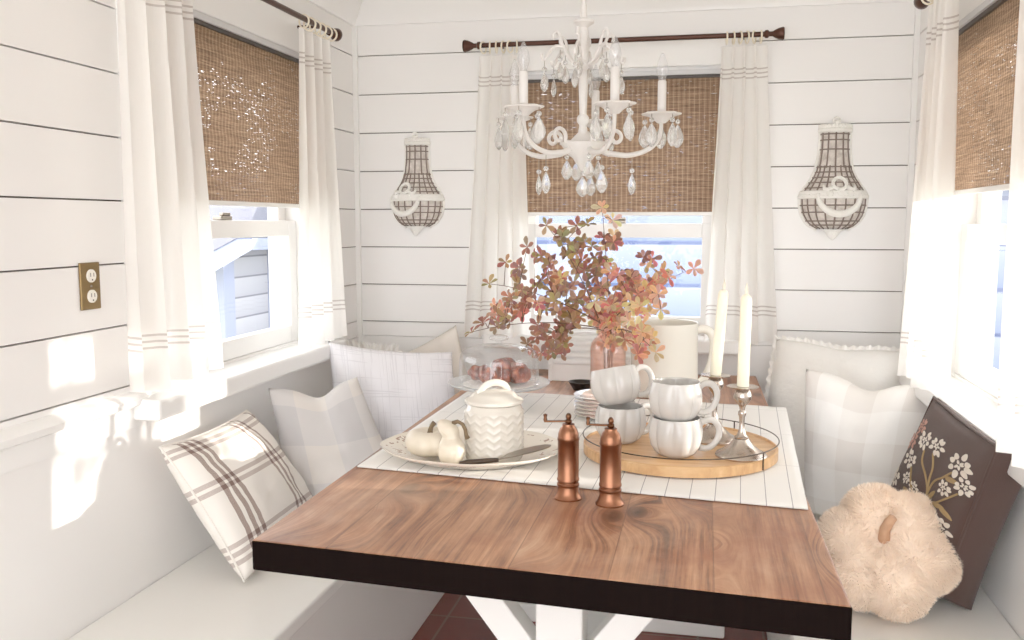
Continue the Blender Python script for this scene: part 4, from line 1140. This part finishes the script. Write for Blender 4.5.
# ------------------------------------------------------------------ chandelier
def chandelier():
    d = ray(583, 114) * (2.3 / F); C = V((d.x, d.y, CZ))
    root = thing('chandelier', 'white candle chandelier with glass drops hanging above the table', 'chandelier', V((C.x, C.y, CZ + .08)))
    O = V((C.x, C.y, CZ + .08)); b = lambda z: z - .08    # heights given relative to the camera
    MB().lathe([(.0001, b(.125)), (.006, b(.130)), (.012, b(.142)), (.020, b(.150)), (.024, b(.158)), (.040, b(.170)), (.052, b(.188)), (.056, b(.196)), (.050, b(.199)), (.030, b(.203)), (.016, b(.222)), (.013, b(.240)), (.021, b(.248)), (.021, b(.258)), (.012, b(.266)), (.014, b(.30)), (.016, b(.34)), (.012, b(.372)), (.020, b(.380)), (.022, b(.388)), (.013, b(.396)), (.014, b(.43)), (.018, b(.462)), (.014, b(.475)), (.022, b(.480)), (.036, b(.486)), (.036, b(.492)), (.012, b(.498)), (.010, b(.53)), (.0001, b(.535))], 32, rf=lambda t, z: .72 if z > b(.215) else 1).build('column', M['chalk'], root)
    # hanging rod and canopy
    MB().tube([(0, 0, b(.53)), (0, 0, ZC - .03 - O.z)], .006, 10).build('hanging_rod', M['chalk'], root)
    MB().lathe([(.010, ZC - .045 - O.z), (.03, ZC - .040 - O.z), (.055, ZC - .015 - O.z), (.058, ZC - .0005 - O.z)], 32).build('canopy', M['chalk'], root)
    def drop(L, W, bead=True):
        mb = MB(); n = 8
        prof = [(1e-5, -L), (.30, -L * .97), (.75, -L * .82), (1.0, -L * .62), (.85, -L * .40), (.45, -L * .15), (.10, 0), (1e-5, .001)]
        mb.lathe([(r * W, z) for r, z in prof], n, sy=.55)
        mb.ball((0, 0, .008), .0065, 8, 6)
        return mb
    def hang(parent, p, L, W, rz, gap=.012):
        p = V(p)
        mb = drop(L, W).xf(Matrix.Translation(p + V((0, 0, -gap - .012))) @ Matrix.Rotation(rz, 4, 'Z'))
        c = mb.build('crystal_drop', M['crystal'], parent, smooth=False)
        return c
    def wire(par, p, gap=.012): MB().tube([p, V(p) + V((0, 0, -gap - .004))], .0009, 5).build('hook', M['steel'], par)
    R = .198; cam_yaw = YA
    rnd = random.Random(2)
    for i, deg in enumerate((4, 76, 149, 221, 287)):
        a = math.radians(deg) + cam_yaw; ux, uy = math.cos(a), math.sin(a)
        P = lambda r, z: V((ux * r, uy * r, b(z)))
        pts = [P(.035, .185), P(.058, .172), P(.085, .168), P(.115, .166), (P(.150, .174)), P(.178, .190), P(.194, .214), P(R, .248)]
        fine = []
        for j in range(len(pts) - 1):
            for q in range(4):
                A, B, C_, D_ = pts[max(j - 1, 0)], pts[j], pts[j + 1], pts[min(j + 2, len(pts) - 1)]; t = q / 4
                fine.append(.5 * (2 * B + (C_ - A) * t + (2 * A - 5 * B + 4 * C_ - D_) * t * t + (3 * B - A - 3 * C_ + D_) * t ** 3))
        fine.append(pts[-1])
        mb = MB(); mb.tube(fine, [.0075 - .0028 * j / len(fine) for j in range(len(fine))], 8)
        # scroll
        sp = []
        for j in range(22):
            t = j / 21; an = PI * 1.15 - t * 2.1 * PI; rr = .024 * (1 - .72 * t)
            sp.append(P(.082 + rr * math.cos(an) * 1.0, .208 + rr * math.sin(an)))
        mb.tube([P(.040, .190), P(.050, .196)] + sp, .0048, 8)
        arm = mb.build('arm', M['chalk'], root, angle=180)
        # bobeche
        MB().lathe([(.010, b(.246)), (.018, b(.254)), (.030, b(.262)), (.045, b(.266)), (.047, b(.269)), (.044, b(.271)), (.02, b(.270)), (.0001, b(.270))], 32, P(R, 0) - V((0, 0, b(0))), rf=lambda t, z: 1 + .07 * math.cos(8 * t)).build('bobeche', M['chalk'], arm)
        MB().lathe([(.0105, b(.2705)), (.0105, b(.348)), (.009, b(.350)), (.0001, b(.3502))], 20, P(R, 0) - V((0, 0, b(0)))).build('candle_sleeve', M['chalk'], arm)
        MB().lathe([(.0085, b(.3505)), (.0085, b(.356)), (.013, b(.368)), (.0145, b(.378)), (.012, b(.392)), (.007, b(.406)), (.003, b(.416)), (.0001, b(.419))], 18, P(R, 0) - V((0, 0, b(0)))).build('bulb', M['bulb'], arm)
        for j in range(5):
            t = j * 2 * PI / 5 + .4 + i; p = P(R, .266) + V((.043 * math.cos(t), .043 * math.sin(t), 0))
            wire(arm, p); hang(arm, p, .057, .0160, rnd.random() * 3)
        p = P(.125, .160); wire(arm, p, .028); hang(arm, p, .052, .0145, rnd.random() * 3, .028)
    # upper tier
    for i in range(6):
        a = i * PI / 3 + .25 + cam_yaw; ux, uy = math.cos(a), math.sin(a)
        P = lambda r, z: V((ux * r, uy * r, b(z)))
        pts = [P(.015, .385), P(.035, .398), P(.052, .425), P(.060, .450), P(.070, .462), P(.078, .455), P(.076, .444)]
        pts2 = [P(.052, .425), P(.072, .428), P(.088, .412), P(.100, .395), P(.106, .398), P(.108, .408)]
        mb = MB()
        for pp_ in (pts, pts2):
            fine = []
            for j in range(len(pp_) - 1):
                for q in range(3):
                    A, B, C_, D_ = pp_[max(j - 1, 0)], pp_[j], pp_[j + 1], pp_[min(j + 2, len(pp_) - 1)]; t = q / 3
                    fine.append(.5 * (2 * B + (C_ - A) * t + (2 * A - 5 * B + 4 * C_ - D_) * t * t + (3 * B - A - 3 * C_ + D_) * t ** 3))
            fine.append(pp_[-1]); mb.tube(fine, .004, 7)
        arm = mb.build('upper_arm', M['chalk'], root, angle=180)
        p = P(.100, .393); wire(arm, p, .018); hang(arm, p, .046, .0130, rnd.random() * 3, .018)
        p = P(.060, .420); wire(arm, p, .018); hang(arm, p, .044, .0125, rnd.random() * 3, .018)
    for i in range(4):
        a = i * PI / 2 + .5; p = V((.042 * math.cos(a), .042 * math.sin(a), b(.172))); wire(root, p, .008); hang(root, p, .048, .015, rnd.random() * 3, .008)
    p = V((0, 0, b(.128))); wire(root, p, .004); hang(root, p, .050, .017, .4, .004)
chandelier()

# ------------------------------------------------------------------ beaded wall baskets
def wall_basket(u, v_top, v_bot, hw, label, lean):
    top = ony(u, v_top, D); bot = ony(u, v_bot, D); H = top.z - bot.z
    s = hw / .098
    base = V((ony(u, 190, D).x, D - .001, bot.z))
    root = thing('wall_basket', label, 'wall decoration', base, group='beaded wall baskets')
    # half profile: height fraction from the bottom, half width
    pr = [(.100, .045), (.115, .060), (.16, .078), (.22, .090), (.30, .0965), (.37, .0975), (.42, .091), (.48, .076), (.54, .062), (.60, .0525), (.68, .0465), (.78, .0425), (.88, .0415), (.93, .042)]
    def wid(f):
        for i in range(len(pr) - 1):
            if pr[i][0] <= f <= pr[i + 1][0]:
                t = (f - pr[i][0]) / (pr[i + 1][0] - pr[i][0]); t = t * t * (3 - 2 * t) * .3 + t * .7
                return pr[i][1] * (1 - t) + pr[i + 1][1] * t
        return pr[0][1] if f < pr[0][0] else pr[-1][1]
    dep = .72
    def S_(th, f, o=0): r = (wid(f) + o) * s; return V((-r * math.cos(th), -r * dep * math.sin(th), f * H))
    mb = MB(); mb.grid(lambda q, w: S_(q * PI, .10 + .83 * w), 30, 34); mb.build('basket', M['beads'], root, angle=180)
    st = MB(); n = 10
    for i in range(n + 1):
        th = PI * i / n
        st.tube([S_(th, .10 + .27 * j / 12, .001) for j in range(13)], .0026 * s, 6)
        if i % 2 == 0 or True:
            st.tube([S_(th, .42 + .22 * j / 12, .001) for j in range(13)], .0026 * s, 6)
    for i in range(7):
        th = PI * i / 6; st.tube([S_(th, .62 + .31 * j / 10, .001) for j in range(11)], .0026 * s, 6)
    for f in (.13, .165, .30, .24, .45, .495, .54, .585, .63, .78, .86, .91): st.tube([S_(PI * j / 24, f, .001) for j in range(25)], .0024 * s, 6)
    st.build('bead_strands', M['strand'], root, angle=180)['label'] = 'dark bead strands'
    rm = MB()
    rm.tube([S_(PI * j / 24, .945, .002) for j in range(25)], .0085 * s, 8)
    for j in range(13): rm.ball(S_(PI * (j + .5) / 13, .975, .001), .0085 * s, 8, 6)
    rm.ball(S_(PI / 2, 1.0, 0), .010 * s, 10, 8); rm.ring(S_(PI / 2, 1.02, .002), .010 * s, .003 * s, 'y', 14, 6)
    rm.build('crown_rim', M['garland'], root, angle=180)
    bd = MB()
    for q in (.372, .385, .40, .41): bd.tube([S_(PI * j / 24, q, .003) for j in range(25)], .006 * s, 8)
    bd.build('band', M['garland'], root, angle=180)
    # outer frame strands down both sides
    fr_ = MB()
    for th in (0.02, PI - .02): fr_.tube([S_(th, .08 + .88 * j / 40, .003) for j in range(41)], .005 * s, 8)
    fr_.build('side_frame', M['garland'], root, angle=180)
    # garland crescent with a ring above
    g = MB(); cx = PI / 2 - lean
    pts, rad = [], []
    for j in range(25):
        t = j / 24; a = PI + PI * t
        th = cx + math.cos(a) * .66; f = .40 + math.sin(a) * .175
        pts.append(S_(th, f, .007)); rad.append((.006 + .0055 * math.sin(PI * t)) * s)
    g.tube(pts, rad, 8)
    for j in range(1, 24, 2): g.ball(pts[j] + V((0, -.004, -.003)), .0062 * s, 8, 6)
    rp = []
    for j in range(20):
        a = 2 * PI * j / 20; rp.append(S_(cx + math.cos(a) * .24, .485 + math.sin(a) * .05, .009))
    g.tube(rp, .0055 * s, 8, True)
    for j in range(0, 20, 2): g.ball(rp[j] + V((0, -.003, 0)), .0055 * s, 8, 6)
    for sg in (-1, 1):
        g.tube([S_(cx + sg * .22, .455, .009), S_(cx + sg * .38, .43, .009), S_(cx + sg * .5, .44, .009), S_(cx + sg * .56, .47, .009)], [.006 * s, .007 * s, .006 * s, .003 * s], 8)
        g.ball(S_(cx + sg * .3, .40, .009), .010 * s, 10, 8)
    g.build('garland', M['garland'], root, angle=180)
    tp = MB(); tp.lathe([(.0001, 0), (.006 * s, .004), (.012 * s, .010), (.020 * s, .022), (.026 * s, .030), (.044 * s, .036)], 24, (0, -.028, 0), sy=.7)
    for v in tp.v: v.y = min(v.y, -.001)
    tp.build('tip', M['garland'], root, angle=180)
wall_basket(418, 138, 236, .0945, 'beaded wall basket between the left corner and the back window', .42)
wall_basket(833, 124, 240, .104, 'beaded wall basket between the back window and the right corner', -.14)

# ------------------------------------------------------------------ outside
g = MB().box((-14, -4, -.62), (14, 16, -.6)).build('ground', M['ground'], smooth=False); struct(g)
XH = -3.6
h = thing('neighbor_house', 'grey sided house with white gable trim outside the left window', 'house', V((XH, 6.9, -.6)))
a, b2 = onx(226, 300, XH), onx(269, 300, XH)
hb = h.location
mb = MB(); y0, y1 = a.y - .05, b2.y + .1
mb.prism([(y0 - hb.y, 0), (y1 - hb.y, 0), (y1 - hb.y, 1.95), (y0 - hb.y, 1.62)], (-2.5, 0, 0), (0, 0, 0), V((0, 1, 0)), V((0, 0, 1)))
mb.build('siding', M['side_grey'], h, smooth=False)
for (u0, u1) in ((217, 228), (268, 293)):
    p, q = onx(u0, 300, XH), onx(u1, 300, XH)
    MB().box((0, p.y - hb.y, 0), (.06, q.y - hb.y, 1.95 if u0 > 250 else 1.7)).build('corner_board', M['house_trim'], h, smooth=False)
p, q = onx(203, 267, XH + .15) - hb, onx(244, 244, XH + .15) - hb
MB().bar(p, q, .075, .14, (1, 0, 0)).build('rake_board', M['house_trim'], h, smooth=False)
q2 = onx(300, 243, XH + .15) - hb
MB().bar(q, q2, .09, .14, (1, 0, 0)).build('eave_board', M['house_trim'], h, smooth=False)
MB().prism([(p.y, p.z + .05), (q.y, q.z + .05), (q2.y, q2.z + .05), (q2.y, q2.z + .6), (p.y, p.z + .6)], (-2.6, 0, 0), (.1, 0, 0), V((0, 1, 0)), V((0, 0, 1))).build('roof', M['roof'], h, smooth=False)
h2 = thing('neighbor_house', 'shaded blue grey house seen through the back window', 'house', V((-.6, 7.5, -.6)))
MB().box((-2.3, 0, 0), (4.4, 3, 2.15)).build('siding', M['side_blue'], h2, smooth=False)
MB().box((-2.4, -.2, 2.15), (4.6, 3, 2.33)).build('eave_board', M['house_trim'], h2, smooth=False)
MB().prism([(-.3, 2.33), (3.2, 2.33), (1.6, 3.1)], (7.0, 0, 0), (-2.4, 0, 0), V((0, 1, 0)), V((0, 0, 1))).build('roof', M['roof'], h2, smooth=False)
p = ony(522, 270, 7.5) - h2.location; q = ony(600, 282, 7.5) - h2.location
MB().box((-2.3, -.04, q.z), (q.x, 0, p.z + .12)).build('trim_band', M['house_trim'], h2, smooth=False)

def shrub(x, y, label):
    rnd = random.Random(9)
    root = thing('leafy_tree', label, 'tree', (x, y, -.6))
    st, lf = MB(), MB()
    st.tube([(0, 0, 0), (.02, .03, .8), (0, .05, 1.7), (.03, 0, 2.6)], [.06, .05, .035, .015], 8)
    for i in range(34):
        z = rnd.uniform(.7, 2.5); a = rnd.random() * 2 * PI; L = rnd.uniform(.3, .6)
        p = V((0, .04, z)); q = p + V((math.cos(a) * L * .8, math.sin(a) * L, rnd.uniform(.1, .5)))
        st.tube([p, p.lerp(q, .5) + V((0, 0, .05)), q], [.014, .009, .004], 5)
        for j in range(46):
            c = p.lerp(q, rnd.uniform(.25, 1.1)) + V((rnd.gauss(0, .07), rnd.gauss(0, .07), rnd.gauss(0, .07)))
            d = V((rnd.gauss(0, 1), rnd.gauss(0, 1), rnd.gauss(0, 1))).normalized(); w_ = d.cross(V((rnd.gauss(0, 1), rnd.gauss(0, 1), 1))).normalized()
            l_ = rnd.uniform(.03, .05); k0 = len(lf.v)
            lf.v += [c, c + d * l_ * .5 + w_ * l_ * .3, c + d * l_, c + d * l_ * .5 - w_ * l_ * .3]; lf.face((k0, k0 + 1, k0 + 2, k0 + 3))
            for q_ in range(4): lf.colr[k0 + q_] = (.25, .32, .1, 1)
    st.build('trunk', M['soft'], root, angle=180); lf.build('foliage', M['leaf'], root, smooth=False)
shrub(1.75, 2.32, 'leafy green tree outside the right window')
# ------------------------------------------------------------------ light
w = bpy.data.worlds.new('world'); S.world = w; w.use_nodes = True
bg = w.node_tree.nodes['Background']; bg.inputs[0].default_value = (.985, .985, .995, 1); bg.inputs[1].default_value = 4.8
sd = bpy.data.lights.new('sun', 'SUN'); so = bpy.data.objects.new('sun', sd); COL.objects.link(so)
sd.energy = 7.5; sd.angle = math.radians(0.8); sd.color = (1, .92, .82)
so.rotation_euler = Vector((-1.91, -.33, -.31)).to_track_quat('-Z', 'Y').to_euler(); so.location = (4, 4, 3)
S.view_settings.view_transform = 'Standard'
S.view_settings.look = 'None'
S.view_settings.exposure = 0.08
S.view_settings.gamma = 1.2
S.cycles.max_bounces = 10; S.cycles.transparent_max_bounces = 16; S.cycles.diffuse_bounces = 6
S.cycles.sample_clamp_indirect = 6
